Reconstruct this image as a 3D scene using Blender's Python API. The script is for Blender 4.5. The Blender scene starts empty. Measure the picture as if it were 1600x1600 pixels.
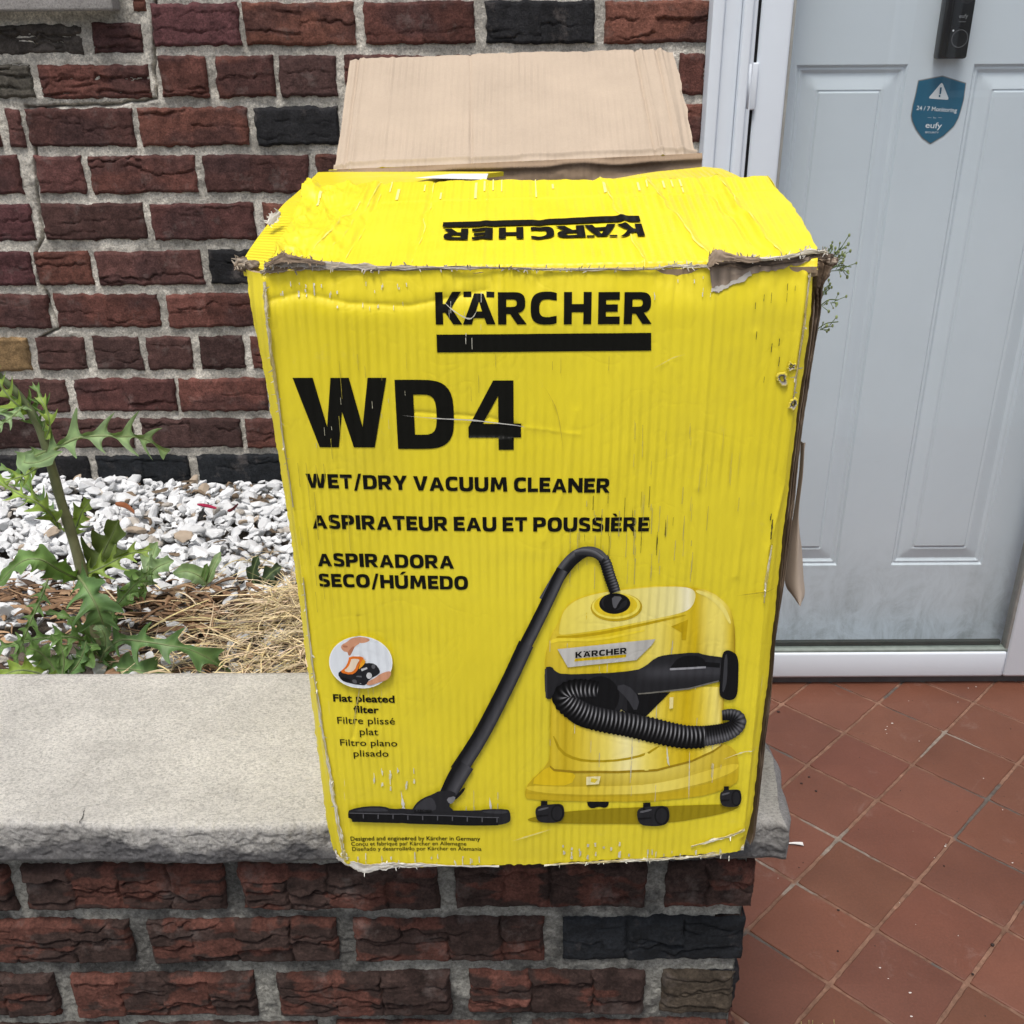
import bpy, bmesh, math, random
import numpy as np
from mathutils import Vector, Matrix
from mathutils.geometry import tessellate_polygon

scene = bpy.context.scene
rad = math.radians
# ------------------------------------------------------------------ camera
CAM = np.array([0.0, 0.0, 1.276])
TH, ROLL = rad(24.4), rad(0.32)
FW = np.array([0, math.cos(TH), -math.sin(TH)])
R0 = np.array([1.0, 0, 0]); U0 = np.array([0, math.sin(TH), math.cos(TH)])
RT = R0 * math.cos(ROLL) - U0 * math.sin(ROLL)
UP = U0 * math.cos(ROLL) + R0 * math.sin(ROLL)
cd = bpy.data.cameras.new("Camera"); cam = bpy.data.objects.new("Camera", cd)
scene.collection.objects.link(cam); scene.camera = cam
cd.sensor_width = 36; cd.lens = 36.0; cd.clip_start = 0.02; cd.clip_end = 2000
cam.matrix_world = Matrix(((RT[0], UP[0], -FW[0], CAM[0]), (RT[1], UP[1], -FW[1], CAM[1]),
                           (RT[2], UP[2], -FW[2], CAM[2]), (0, 0, 0, 1)))
# ------------------------------------------------------------------ light
SUN_EL, SUN_AZ = 69.0, 200.0          # azimuth from +Y (north) clockwise
w = bpy.data.worlds.new("World"); scene.world = w; w.use_nodes = True
nt = w.node_tree; nt.nodes.clear()
sk = nt.nodes.new("ShaderNodeTexSky"); sk.sky_type = 'NISHITA'; sk.sun_disc = False
sk.sun_elevation = rad(SUN_EL); sk.sun_rotation = rad(SUN_AZ)
sk.air_density = 1.0; sk.dust_density = 3.0; sk.ozone_density = 1.0
hs = nt.nodes.new("ShaderNodeHueSaturation"); hs.inputs['Saturation'].default_value = 0.42
bg = nt.nodes.new("ShaderNodeBackground"); bg.inputs['Strength'].default_value = 0.14
wo = nt.nodes.new("ShaderNodeOutputWorld")
nt.links.new(sk.outputs[0], hs.inputs['Color']); nt.links.new(hs.outputs[0], bg.inputs[0]); nt.links.new(bg.outputs[0], wo.inputs[0])
sl = bpy.data.lights.new("Sun", 'SUN'); sl.energy = 1.75; sl.angle = rad(15); sl.color = (1.0, 0.955, 0.89)
so = bpy.data.objects.new("Sun", sl); scene.collection.objects.link(so)
sd = Vector((math.sin(rad(SUN_AZ)) * math.cos(rad(SUN_EL)), math.cos(rad(SUN_AZ)) * math.cos(rad(SUN_EL)), math.sin(rad(SUN_EL))))
so.rotation_euler = sd.to_track_quat('Z', 'Y').to_euler(); so.location = sd * 20
vs = scene.view_settings
scene.display_settings.display_device = 'sRGB'
vs.view_transform = 'Standard'; vs.look = 'None'; vs.gamma = 1.0; vs.use_curve_mapping = False
vs.exposure = 0.54
scene.cycles.max_bounces = 8; scene.cycles.transparent_max_bounces = 12
scene.cycles.use_denoising = True
scene.cycles.sample_clamp_indirect = 8

# ------------------------------------------------------------------ helpers
def ray(x, y): return FW + RT * ((x - 800) / 1600.0) + UP * ((800 - y) / 1600.0)
def atY(x, y, Y): r = ray(x, y); return CAM + r * (Y / r[1])
def atZ(x, y, Z): r = ray(x, y); return CAM + r * ((Z - CAM[2]) / r[2])
def atP(x, y, p, n): r = ray(x, y); return CAM + r * (np.dot(np.array(p) - CAM, n) / np.dot(r, n))

def sstep(a, b, x):
    t = np.clip((np.asarray(x, float) - a) / (b - a), 0, 1); return t * t * (3 - 2 * t)
def _h(ix, iy, s):
    n = (ix.astype(np.int64) * 374761393 + iy.astype(np.int64) * 668265263 + int(s) * 1274126177) & 0xFFFFFFFF
    n = ((n ^ (n >> 13)) * 1103515245) & 0xFFFFFFFF
    n = ((n ^ (n >> 16)) * 2246822519) & 0xFFFFFFFF
    return ((n ^ (n >> 15)) & 0xFFFFFF) / float(0xFFFFFF)
def vn(x, y, s=0):
    x, y = np.broadcast_arrays(np.asarray(x, float), np.asarray(y, float))
    ix = np.floor(x); iy = np.floor(y); fx = x - ix; fy = y - iy
    fx = fx * fx * fx * (fx * (fx * 6 - 15) + 10); fy = fy * fy * fy * (fy * (fy * 6 - 15) + 10)
    a = _h(ix, iy, s); b = _h(ix + 1, iy, s); c = _h(ix, iy + 1, s); d = _h(ix + 1, iy + 1, s)
    return ((a * (1 - fx) + b * fx) * (1 - fy) + (c * (1 - fx) + d * fx) * fy) * 2 - 1
def fbm(x, y, s=0, o=4):
    t = 0; a = 1; n = 0
    for i in range(o):
        t = t + a * vn(x * 2 ** i, y * 2 ** i, s + i * 17); n += a; a *= .5
    return t / n
def pdist(x, y, poly):
    x = np.asarray(x, float); y = np.asarray(y, float); d = np.full(np.broadcast(x, y).shape, 1e9)
    for (ax, ay), (bx, by) in zip(poly[:-1], poly[1:]):
        l2 = (bx - ax) ** 2 + (by - ay) ** 2 + 1e-12
        t = np.clip(((x - ax) * (bx - ax) + (y - ay) * (by - ay)) / l2, 0, 1)
        d = np.minimum(d, np.hypot(x - ax - t * (bx - ax), y - ay - t * (by - ay)))
    return d
def spline(pts, n):
    P = np.array(pts, float); m = len(P)
    if m == 2: return P[0] + (P[1] - P[0]) * np.linspace(0, 1, n)[:, None]
    Q = np.vstack([2 * P[0] - P[1], P, 2 * P[-1] - P[-2]])
    t = np.linspace(0, m - 1 - 1e-9, n); i = t.astype(int); u = (t - i)[:, None]
    a, b, c, d = Q[i], Q[i + 1], Q[i + 2], Q[i + 3]
    return .5 * (2 * b + (c - a) * u + (2 * a - 5 * b + 4 * c - d) * u ** 2 + (3 * b - a - 3 * c + d) * u ** 3)
def unit(v): v = np.asarray(v, float); return v / (np.linalg.norm(v, axis=-1, keepdims=True) + 1e-12)

COL = scene.collection
def tag(o, label=None, cat=None, group=None, kind=None):
    if label: o["label"] = label
    if cat: o["category"] = cat
    if group: o["group"] = group
    if kind: o["kind"] = kind
    return o
def thing(name, loc, label, cat, group=None):
    o = bpy.data.objects.new(name, None); COL.objects.link(o); o.location = loc; o.empty_display_size = .05
    return tag(o, label, cat, group)
ORIG = {}
def origin_of(o):
    t = np.zeros(3)
    while o is not None: t = t + np.array(o.location); o = o.parent
    return t

class MB:
    """collects vertex/face arrays in world metres, links them as ONE mesh object"""
    def __init__(s): s.v = []; s.f = []; s.c = []; s.n = 0
    def add(s, v, f, mat=0, col=(1, 1, 1)):
        v = np.asarray(v, float).reshape(-1, 3); f = np.asarray(f, np.int64)
        c = np.asarray(col, float); c = np.broadcast_to(c, (len(v), 3)) if c.ndim == 1 else c.reshape(-1, 3)
        s.v.append(v); s.c.append(c); s.f.append((f + s.n, mat)); s.n += len(v)
    def grid(s, P, mat=0, col=(1, 1, 1), flip=False):
        P = np.asarray(P, float); a, b = P.shape[:2]
        i = np.arange(a * b).reshape(a, b)
        f = np.stack([i[:-1, :-1], i[1:, :-1], i[1:, 1:], i[:-1, 1:]], -1).reshape(-1, 4)
        if flip: f = f[:, ::-1]
        col = np.asarray(col, float)
        s.add(P.reshape(-1, 3), f, mat, col if col.ndim == 1 else col.reshape(-1, 3))
    def sheet(s, P, off, mat=0, col=(1, 1, 1), mat_back=None, col_back=None):
        """a grid with thickness: front, back (shifted by off) and a rim"""
        P = np.asarray(P, float); Q = P + np.asarray(off, float)
        s.grid(P, mat, col); s.grid(Q, mat if mat_back is None else mat_back, col if col_back is None else col_back, True)
        idx = [(0, slice(None)), (-1, slice(None)), (slice(None), 0), (slice(None), -1)]
        for ix in idx:
            s.grid(np.stack([P[ix], Q[ix]], 0), mat if mat_back is None else mat_back, (.35, .25, .16) if col_back is None else np.asarray(col_back, float).reshape(-1)[:3])
    def box(s, x0, x1, y0, y1, z0, z1, bev=0.0, mat=0, col=(1, 1, 1)):
        bm = bmesh.new(); bmesh.ops.create_cube(bm, size=1)
        for v in bm.verts:
            v.co = ((x0 + x1) / 2 + v.co.x * (x1 - x0), (y0 + y1) / 2 + v.co.y * (y1 - y0), (z0 + z1) / 2 + v.co.z * (z1 - z0))
        if bev: bmesh.ops.bevel(bm, geom=bm.edges[:], offset=bev, segments=2, profile=.6, affect='EDGES')
        s.bm(bm, mat, col)
    def bm(s, bm, mat=0, col=(1, 1, 1)):
        bm.verts.index_update(); v = np.array([q.co[:] for q in bm.verts])
        d = {}
        for f in bm.faces: d.setdefault(len(f.verts), []).append([q.index for q in f.verts])
        base = True
        for k, fl in d.items():
            if base: s.add(v, fl, mat, col); off = s.n - len(v); base = False
            else: s.f.append((np.array(fl) + off, mat))
        bm.free()
    def tube(s, path, r, seg=8, mat=0, col=(1, 1, 1), cap=True):
        P = np.array(path, float); n = len(P); r = np.broadcast_to(np.asarray(r, float), (n,))
        T = unit(np.gradient(P, axis=0)); ref = np.array([0, 0, 1.]) if abs(T[0][2]) < .9 else np.array([1., 0, 0])
        A = np.zeros((n, 3)); a = unit(np.cross(T[0], ref)); 
        for i in range(n):
            a = unit(a - T[i] * np.dot(a, T[i])); A[i] = a
        B = np.cross(T, A); th = np.linspace(0, 2 * np.pi, seg, endpoint=False)
        V = P[:, None] + r[:, None, None] * (A[:, None] * np.cos(th)[None, :, None] + B[:, None] * np.sin(th)[None, :, None])
        i = np.arange(n * seg).reshape(n, seg); j = np.roll(i, -1, 1)
        f = np.stack([i[:-1], j[:-1], j[1:], i[1:]], -1).reshape(-1, 4)
        c = np.asarray(col, float); c = c if c.ndim == 1 else np.repeat(c, seg, 0)
        s.add(V, f, mat, c)
        if cap:
            o = s.n - n * seg
            s.f.append((np.array([i[0][::-1] + o]), mat)); s.f.append((np.array([i[-1] + o]), mat))
    def build(s, name, mats, parent=None, orig=None, smooth=True):
        me = bpy.data.meshes.new(name)
        V = np.vstack(s.v); C = np.vstack(s.c)
        o0 = origin_of(parent) if parent is not None else (np.array(orig, float) if orig is not None else np.zeros(3))
        me.vertices.add(len(V)); me.vertices.foreach_set("co", (V - o0).astype(np.float32).ravel())
        tot = np.concatenate([np.full(len(f), f.shape[1]) for f, m in s.f]); li = np.concatenate([f.ravel() for f, m in s.f])
        mi = np.concatenate([np.full(len(f), m) for f, m in s.f])
        me.loops.add(len(li)); me.loops.foreach_set("vertex_index", li.astype(np.int32))
        me.polygons.add(len(tot)); st = np.concatenate([[0], np.cumsum(tot)[:-1]])
        me.polygons.foreach_set("loop_start", st.astype(np.int32)); me.polygons.foreach_set("loop_total", tot.astype(np.int32))
        me.polygons.foreach_set("material_index", mi.astype(np.int32))
        me.polygons.foreach_set("use_smooth", np.full(len(tot), bool(smooth)))
        for m in (mats if isinstance(mats, (list, tuple)) else [mats]): me.materials.append(m)
        ca = me.color_attributes.new("Col", 'FLOAT_COLOR', 'POINT')
        ca.data.foreach_set("color", np.hstack([C, np.ones((len(C), 1))]).astype(np.float32).ravel())
        me.update(calc_edges=True); me.validate()
        ob = bpy.data.objects.new(name, me); COL.objects.link(ob)
        if parent is not None: ob.parent = parent
        elif orig is not None: ob.location = orig
        return ob

# ------------------------------------------------------------------ materials
class NB:
    def __init__(s, name, rough=.7, spec=.3):
        s.m = bpy.data.materials.new(name); s.m.use_nodes = True; s.t = s.m.node_tree
        s.b = s.t.nodes['Principled BSDF']; s.set('Roughness', rough); s.set('Specular IOR Level', spec)
        s._tc = None
    def set(s, k, v): s.link(v, s.b.inputs[k])
    def link(s, v, sock):
        if isinstance(v, bpy.types.NodeSocket): s.t.links.new(v, sock)
        elif isinstance(v, (tuple, list)): sock.default_value = (*v, 1) if len(v) == 3 and sock.type == 'RGBA' else v
        else: sock.default_value = v
    def N(s, t, **k):
        n = s.t.nodes.new(t)
        for a, b in k.items(): setattr(n, a, b)
        return n
    def co(s, scale=None):
        if s._tc is None: s._tc = s.N("ShaderNodeTexCoord").outputs['Object']
        if scale is None: return s._tc
        mp = s.N("ShaderNodeMapping"); mp.inputs['Scale'].default_value = scale; s.link(s._tc, mp.inputs[0]); return mp.outputs[0]
    def attr(s): return s.N("ShaderNodeAttribute", attribute_name="Col").outputs['Color']
    def noise(s, scale, detail=4, rough=.55, vec=None, dist=0):
        n = s.N("ShaderNodeTexNoise"); s.link(vec if vec is not None else s.co(), n.inputs['Vector'])
        n.inputs['Scale'].default_value = scale; n.inputs['Detail'].default_value = detail; n.inputs['Roughness'].default_value = rough
        n.inputs['Distortion'].default_value = dist; return n.outputs['Fac']
    def ramp(s, fac, *stops):
        r = s.N("ShaderNodeValToRGB"); e = r.color_ramp.elements
        while len(e) < len(stops): e.new(.5)
        for q, (p, c) in zip(e, stops):
            q.position = p; q.color = (c, c, c, 1) if isinstance(c, (int, float)) else (*c, 1)
        s.link(fac, r.inputs[0]); return r.outputs[0]
    def math(s, op, a, b=0.0, c=0.0):
        n = s.N("ShaderNodeMath", operation=op); s.link(a, n.inputs[0]); s.link(b, n.inputs[1]); s.link(c, n.inputs[2]); return n.outputs[0]
    def mix(s, fac, a, b, mode='MIX'):
        n = s.N("ShaderNodeMix", data_type='RGBA', blend_type=mode)
        s.link(fac, n.inputs[0]); s.link(a, n.inputs[6]); s.link(b, n.inputs[7]); return n.outputs[2]
    def xyz(s):
        n = s.N("ShaderNodeSeparateXYZ"); s.link(s.co(), n.inputs[0]); return n.outputs
    def bump(s, h, strength=.5, dist=.002, prev=None):
        n = s.N("ShaderNodeBump"); n.inputs['Strength'].default_value = strength; n.inputs['Distance'].default_value = dist
        s.link(h, n.inputs['Height'])
        if prev is not None: s.link(prev, n.inputs['Normal'])
        return n.outputs[0]

def m_brick():
    b = NB("fired_brick", .92, .2); c = b.attr()
    n = b.noise(60, 6, .7); c = b.mix(1, c, b.ramp(n, (.33, .65), (.67, 1.5)), 'MULTIPLY'); c = b.mix(1, c, b.ramp(b.noise(330, 4, .75), (.35, .70), (.65, 1.40)), 'MULTIPLY')
    sp = b.ramp(b.noise(420, 3, .7), (.70, 0.0), (.80, 1.0)); c = b.mix(b.math('MULTIPLY', sp, .35), c, (.30, .27, .24))
    ef = b.ramp(b.noise(24, 5, .7), (.56, 0.0), (.70, .30)); c = b.mix(ef, c, (.24, .205, .19))
    b.set('Base Color', c)
    n1 = b.bump(b.noise(260, 6, .8), 1.0, .0030); n2 = b.bump(b.noise(900, 3, .6), .4, .0006, n1); b.set('Normal', n2); return b.m
def m_mortar():
    b = NB("lime_mortar", .95, .15); c = b.attr()
    c = b.mix(1, c, b.ramp(b.noise(30, 6, .75), (.32, .60), (.68, 1.35)), 'MULTIPLY'); c = b.mix(1, c, b.ramp(b.noise(260, 5, .8), (.35, .55), (.65, 1.40)), 'MULTIPLY')
    sp = b.ramp(b.noise(500, 2, .6), (.62, 0.0), (.72, 1.0)); c = b.mix(b.math('MULTIPLY', sp, .4), c, (.10, .095, .085))
    sp = b.ramp(b.noise(330, 2, .6), (.66, 0.0), (.74, 1.0)); c = b.mix(b.math('MULTIPLY', sp, .4), c, (.55, .54, .5))
    b.set('Base Color', c)
    n1 = b.bump(b.noise(170, 6, .8), 1.0, .0060); b.set('Normal', b.bump(b.noise(600, 3, .6), .5, .001, n1)); return b.m
def m_stone():
    b = NB("limestone", .93, .2); c = b.attr()
    c = b.mix(1, c, b.ramp(b.noise(9, 6, .65), (.25, .80), (.75, 1.16)), 'MULTIPLY')
    c = b.mix(1, c, b.ramp(b.noise(330, 5, .8, b.co((1, 1.6, 1))), (.36, .60), (.5, 1.0), (.63, 1.22)), 'MULTIPLY')
    dk = b.ramp(b.noise(720, 2, .5), (.655, 0.0), (.72, 1.0)); c = b.mix(b.math('MULTIPLY', dk, .55), c, (.10, .095, .085))
    wt = b.ramp(b.noise(7, 6, .7, b.co((1, 1.5, 1)), 1.0), (.50, 0.0), (.68, .30)); c = b.mix(wt, c, (.36, .345, .33)); lt = b.ramp(b.noise(46, 7, .8, b.co((1, 2.2, 1)), 1.2), (.66, 0.0), (.72, 1.0)); c = b.mix(b.math('MULTIPLY', lt, .45), c, (.72, .70, .66))
    b.set('Base Color', c)
    n1 = b.bump(b.noise(330, 6, .85), 1.0, .0035); b.set('Normal', b.bump(b.noise(45, 6, .7), .6, .004, n1)); return b.m
def flute(b, period, axis=0):
    p = b.xyz()[axis]
    wob = b.math('MULTIPLY', b.noise(6, 2, .5), .004)
    sn = b.math('SINE', b.math('MULTIPLY', b.math('ADD', p, wob), 2 * math.pi / period))
    amp = b.ramp(b.noise(11, 4, .65), (.36, .06), (.66, 1.0))
    return b.math('MULTIPLY', sn, amp)
def card_bump(b, period, axis=0, k=1.0):
    n1 = b.bump(flute(b, period, axis), .75 * k, .0006)
    n2 = b.bump(b.noise(26, 4, .55), .22 * k, .0020, n1)
    cr = b.math('ABSOLUTE', b.math('SUBTRACT', b.noise(14, 3, .55, None, .8), .5))
    n3 = b.bump(b.ramp(cr, (0, 0.0), (.02, 1.0)), .10 * k, .0008, n2)
    return n3
def m_yellow(name="yellow_printed_card", axis=0, period=.0068):
    b = NB(name, .36, .38)
    c = b.mix(b.ramp(b.noise(7, 4, .6), (.3, 0.0), (.7, 1.0)), (.725, .592, .020), (.775, .645, .028))
    stx = b.co((1.0, 1.0, .045)) if axis == 0 else b.co((1.0, .045, 1.0))
    # rubbed ridges: thin broken lines of bare white paper and of dark ink along the flutes
    wv = b.math('ABSOLUTE', flute(b, period * 2, axis))
    ln = b.ramp(b.noise(330, 3, .6, stx), (.685, 0.0), (.71, 1.0)); zn = b.ramp(b.noise(9, 4, .65), (.60, 0.0), (.70, 1.0))
    c = b.mix(b.math('MULTIPLY', b.math('MULTIPLY', ln, zn), .5), c, (.70, .68, .58))
    st_ = b.ramp(b.noise(5, 6, .7, None, .6), (.50, 0.0), (.72, .22)); c = b.mix(st_, c, (.50, .40, .05)); gy = b.ramp(b.noise(38, 6, .8), (.62, 0.0), (.78, .30)); c = b.mix(gy, c, (.60, .52, .16))
    l2 = b.ramp(b.noise(300, 3, .6, b.co((1.0, 1.0, .03))), (.715, 0.0), (.73, 1.0)); z2 = b.ramp(b.noise(5, 3, .6), (.58, 0.0), (.66, 1.0))
    c = b.mix(b.math('MULTIPLY', b.math('MULTIPLY', l2, z2), .55), c, (.20, .16, .02))
    sc = b.ramp(b.noise(70, 6, .8, None, 2.0), (.735, 0.0), (.765, 1.0)); c = b.mix(b.math('MULTIPLY', sc, .6), c, (.72, .70, .62))
    b.set('Base Color', c)
    b.set('Roughness', b.ramp(b.noise(30, 5, .6), (.3, .30), (.7, .50)))
    b.set('Normal', card_bump(b, period, axis)); return b.m
def m_print():
    b = NB("printed_ink", .45, .10); c = b.attr()
    ln = b.ramp(b.noise(330, 3, .6, b.co((1, 1, .05))), (.70, 0.0), (.72, 1.0)); zn = b.ramp(b.noise(9, 4, .65), (.60, 0.0), (.70, 1.0))
    c = b.mix(b.math('MULTIPLY', b.math('MULTIPLY', ln, zn), .5), c, (.45, .43, .34))
    b.set('Base Color', c); b.set('Normal', card_bump(b, .0068, 0)); return b.m
def m_card(name="bare_cardboard", axis=0, period=.0072, k=1.0):
    b = NB(name, .85, .2); c = b.attr()
    c = b.mix(1, c, b.ramp(b.noise(18, 5, .6), (.25, .92), (.75, 1.06)), 'MULTIPLY')
    c = b.mix(1, c, b.ramp(b.noise(500, 3, .6, b.co((1, 1, .12))), (.3, .97), (.7, 1.02)), 'MULTIPLY')
    b.set('Base Color', c); b.set('Normal', card_bump(b, period, axis, k)); return b.m
def m_attr(name, rough=.7, spec=.3, bs=200, bstr=.3, bd=.001, var=.15):
    b = NB(name, rough, spec)
    b.set('Base Color', b.mix(1, b.attr(), b.ramp(b.noise(bs * .4, 4, .6), (.25, 1 - var), (.75, 1 + var)), 'MULTIPLY'))
    b.set('Normal', b.bump(b.noise(bs, 4, .6), bstr, bd)); return b.m
def m_leaf():
    b = NB("leaf_tissue", .5, .35); c = b.mix(1, b.attr(), b.ramp(b.noise(60, 4, .6), (.25, .8), (.75, 1.2)), 'MULTIPLY')
    b.set('Base Color', c); b.set('Normal', b.bump(b.noise(150, 4, .6), .35, .001))
    tr = b.N("ShaderNodeBsdfTranslucent"); b.link(b.mix(1, c, (1.3, 1.4, .5), 'MULTIPLY'), tr.inputs[0])
    mx = b.N("ShaderNodeMixShader"); mx.inputs[0].default_value = .25
    b.t.links.new(b.b.outputs[0], mx.inputs[1]); b.t.links.new(tr.outputs[0], mx.inputs[2])
    b.t.links.new(mx.outputs[0], b.t.nodes['Material Output'].inputs[0]); return b.m
def m_paint(name, c1, rough=.4, dirt=.0):
    b = NB(name, rough, .45)
    c = b.mix(b.ramp(b.noise(6, 4, .6), (.35, 0.0), (.7, .35)), c1, tuple(q * .86 for q in c1))
    sp = b.ramp(b.noise(90, 5, .8), (.70, 0.0), (.80, 1.0)); c = b.mix(b.math('MULTIPLY', sp, .3), c, tuple(q * .5 for q in c1))
    b.set('Base Color', c); b.set('Normal', b.bump(b.noise(40, 3, .5), .12, .001)); return b.m
def m_tile():
    b = NB("quarry_tile", .5, .35); c = b.attr()
    c = b.mix(1, c, b.ramp(b.noise(5, 5, .65), (.25, .80), (.75, 1.16)), 'MULTIPLY')
    c = b.mix(1, c, b.ramp(b.noise(240, 4, .7), (.3, .86), (.7, 1.1)), 'MULTIPLY')
    du = b.ramp(b.noise(11, 6, .75, None, .6), (.60, 0.0), (.80, .28)); c = b.mix(du, c, (.33, .27, .24))
    b.set('Base Color', c); b.set('Roughness', b.ramp(b.noise(14, 5, .6), (.3, .42), (.7, .62)))
    n1 = b.bump(b.noise(300, 5, .7), .35, .0008); b.set('Normal', b.bump(b.noise(8, 3, .5), .25, .004, n1)); return b.m
def m_door():
    b = NB("painted_door", .38, .45); x, y, z = b.xyz()
    c = b.mix(b.ramp(b.noise(5, 4, .6), (.35, 0.0), (.7, .5)), (.68, .735, .80), (.62, .68, .745))
    # rain-splash grime: low on the door and towards the handle side, broken by noise
    g1 = b.math('MULTIPLY_ADD', z, -4.2, 1.30); g2 = b.math('MULTIPLY', b.math('SUBTRACT', x, .90), 6.5)
    low = b.math('ADD', b.math('MAXIMUM', g1, 0.0), b.math('MULTIPLY', b.math('MAXIMUM', g2, 0.0), b.math('MAXIMUM', b.math('MULTIPLY_ADD', z, -1.6, 1.45), 0.0)))
    nz = b.math('MULTIPLY', b.ramp(b.noise(15, 7, .8, b.co((1, 1, .7)), .8), (.40, 0.05), (.62, 1.0)), b.ramp(b.noise(42, 5, .7, b.co((1, 1, .12))), (.35, .35), (.62, 1.0)))
    f = b.math('MINIMUM', b.math('MULTIPLY', b.math('MULTIPLY', low, nz), .52), .70)
    c = b.mix(f, c, (.16, .185, .18))
    sc = b.ramp(b.noise(26, 6, .8, b.co((.35, 1, 3.0)), .5), (.68, 0.0), (.74, 1.0)); c = b.mix(b.math('MULTIPLY', sc, .22), c, (.32, .32, .30))
    b.set('Base Color', c); b.set('Normal', b.bump(b.noise(30, 4, .5), .12, .0015)); return b.m
def m_glass():
    b = NB("window_glass", .02, .5); t = b.t
    for n in list(t.nodes):
        if n.type == 'BSDF_PRINCIPLED': t.nodes.remove(n)
    tr = b.N("ShaderNodeBsdfTransparent"); tr.inputs[0].default_value = (.94, .965, .96, 1)
    gl = b.N("ShaderNodeBsdfGlossy"); gl.inputs['Roughness'].default_value = .015
    df = b.N("ShaderNodeBsdfDiffuse"); df.inputs[0].default_value = (.62, .66, .68, 1)
    fr = b.N("ShaderNodeFresnel"); ge = b.N('ShaderNodeNewGeometry'); b.link(b.math('ADD', 1.52, b.math('MULTIPLY', ge.outputs['Backfacing'], 1 / 1.52 - 1.52)), fr.inputs[0])
    m1 = b.N("ShaderNodeMixShader"); t.links.new(b.math('MULTIPLY', fr.outputs[0], 1.15), m1.inputs[0]); t.links.new(tr.outputs[0], m1.inputs[1]); t.links.new(gl.outputs[0], m1.inputs[2])
    # thin film of dust on the pane
    film = b.ramp(b.noise(7, 6, .7, b.co((1, 1, .35))), (.3, .004), (.8, .035))
    m2 = b.N("ShaderNodeMixShader"); t.links.new(film, m2.inputs[0]); t.links.new(m1.outputs[0], m2.inputs[1]); t.links.new(df.outputs[0], m2.inputs[2])
    t.links.new(m2.outputs[0], t.nodes['Material Output'].inputs[0]); return b.m
def m_ground():
    b = NB("worn_concrete", .9, .2)
    c = b.mix(b.ramp(b.noise(2, 6, .65), (.3, 0.0), (.7, 1.0)), (.17, .168, .16), (.26, .255, .245)); b.set('Base Color', c)
    b.set('Normal', b.bump(b.noise(60, 5, .7), .4, .003)); return b.m
def m_soil():
    b = NB("garden_soil", .95, .1)
    c = b.mix(b.ramp(b.noise(40, 6, .7), (.3, 0.0), (.7, 1.0)), (.10, .08, .062), (.24, .205, .17)); b.set('Base Color', c)
    b.set('Normal', b.bump(b.noise(120, 6, .7), .9, .008)); return b.m

BRICK, MORT, STONE = m_brick(), m_mortar(), m_stone()
YEL, PRINT = m_yellow(), m_print()
YELSIDE = m_yellow("yellow_side_card", 1, .0062)
CARD = m_card(); CARDT = m_card("torn_cardboard", 0, .0072, .6)
TILE = m_tile(); DOORM = m_door(); GLASS = m_glass(); LEAF = m_leaf()
WHITE = m_paint("white_vinyl_paint", (.69, .745, .81), .35)
TRIM = m_paint("white_wood_paint", (.68, .73, .79), .5)
GRND, SOIL = m_ground(), m_soil()
PEB = m_attr("white_marble_chip", .7, .35, 160, .35, .001, .12)
STRAW = m_attr("dry_straw", .75, .25, 300, .3, .0006, .2)
STEM = m_attr("plant_stem", .55, .3, 200, .25, .0008, .2)
GASK = m_attr("grey_gasket", .6, .3, 100, .1, .001, .2)
BLKP = m_attr("black_plastic", .28, .5, 100, .05, .0005, .05)
INK = m_attr("flat_ink", .45, .4, 100, .0, .0005, .03)

# ------------------------------------------------------------------ 2D shapes for writing and print
def tess(loops):
    """loops: list of (n,2) arrays, first outer then holes -> verts(n,2), tris"""
    vl = [[Vector((float(p[0]), float(p[1]), 0)) for p in l] for l in loops]
    V = np.array([[p.x, p.y] for l in vl for p in l]); T = tessellate_polygon(vl)
    return V, [list(t) for t in T]
def dice(V, T, step):
    """cut a flat triangle set with a grid so that it can follow a curved panel"""
    bm = bmesh.new(); vs_ = [bm.verts.new((v[0], v[1], 0)) for v in V]
    for t in T:
        try: bm.faces.new([vs_[i] for i in t])
        except ValueError: pass
    lo = V.min(0); hi = V.max(0)
    for ax in (0, 1):
        for q in np.arange(math.floor(lo[ax] / step) * step + step, hi[ax], step):
            n = [0, 0, 0]; n[ax] = 1; c = [0, 0, 0]; c[ax] = q
            bmesh.ops.bisect_plane(bm, geom=bm.verts[:] + bm.edges[:] + bm.faces[:], plane_co=c, plane_no=n, dist=1e-7)
    bmesh.ops.triangulate(bm, faces=bm.faces[:])
    bm.verts.index_update()
    V2 = np.array([[v.co.x, v.co.y] for v in bm.verts]); T2 = [[v.index for v in f.verts] for f in bm.faces]; bm.free()
    return V2, T2
def arc(cx, cy, rx, ry, a0, a1, n=10):
    a = np.radians(np.linspace(a0, a1, n)); return [(cx + rx * math.cos(t), cy + ry * math.sin(t)) for t in a]
def sup(cx, cy, rx, ry, a0, a1, e=.8, n=12):
    out = []
    for t in np.radians(np.linspace(a0, a1, n)):
        c, s_ = math.cos(t), math.sin(t); out.append((cx + rx * math.copysign(abs(c) ** e, c), cy + ry * math.copysign(abs(s_) ** e, s_)))
    return out
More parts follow.
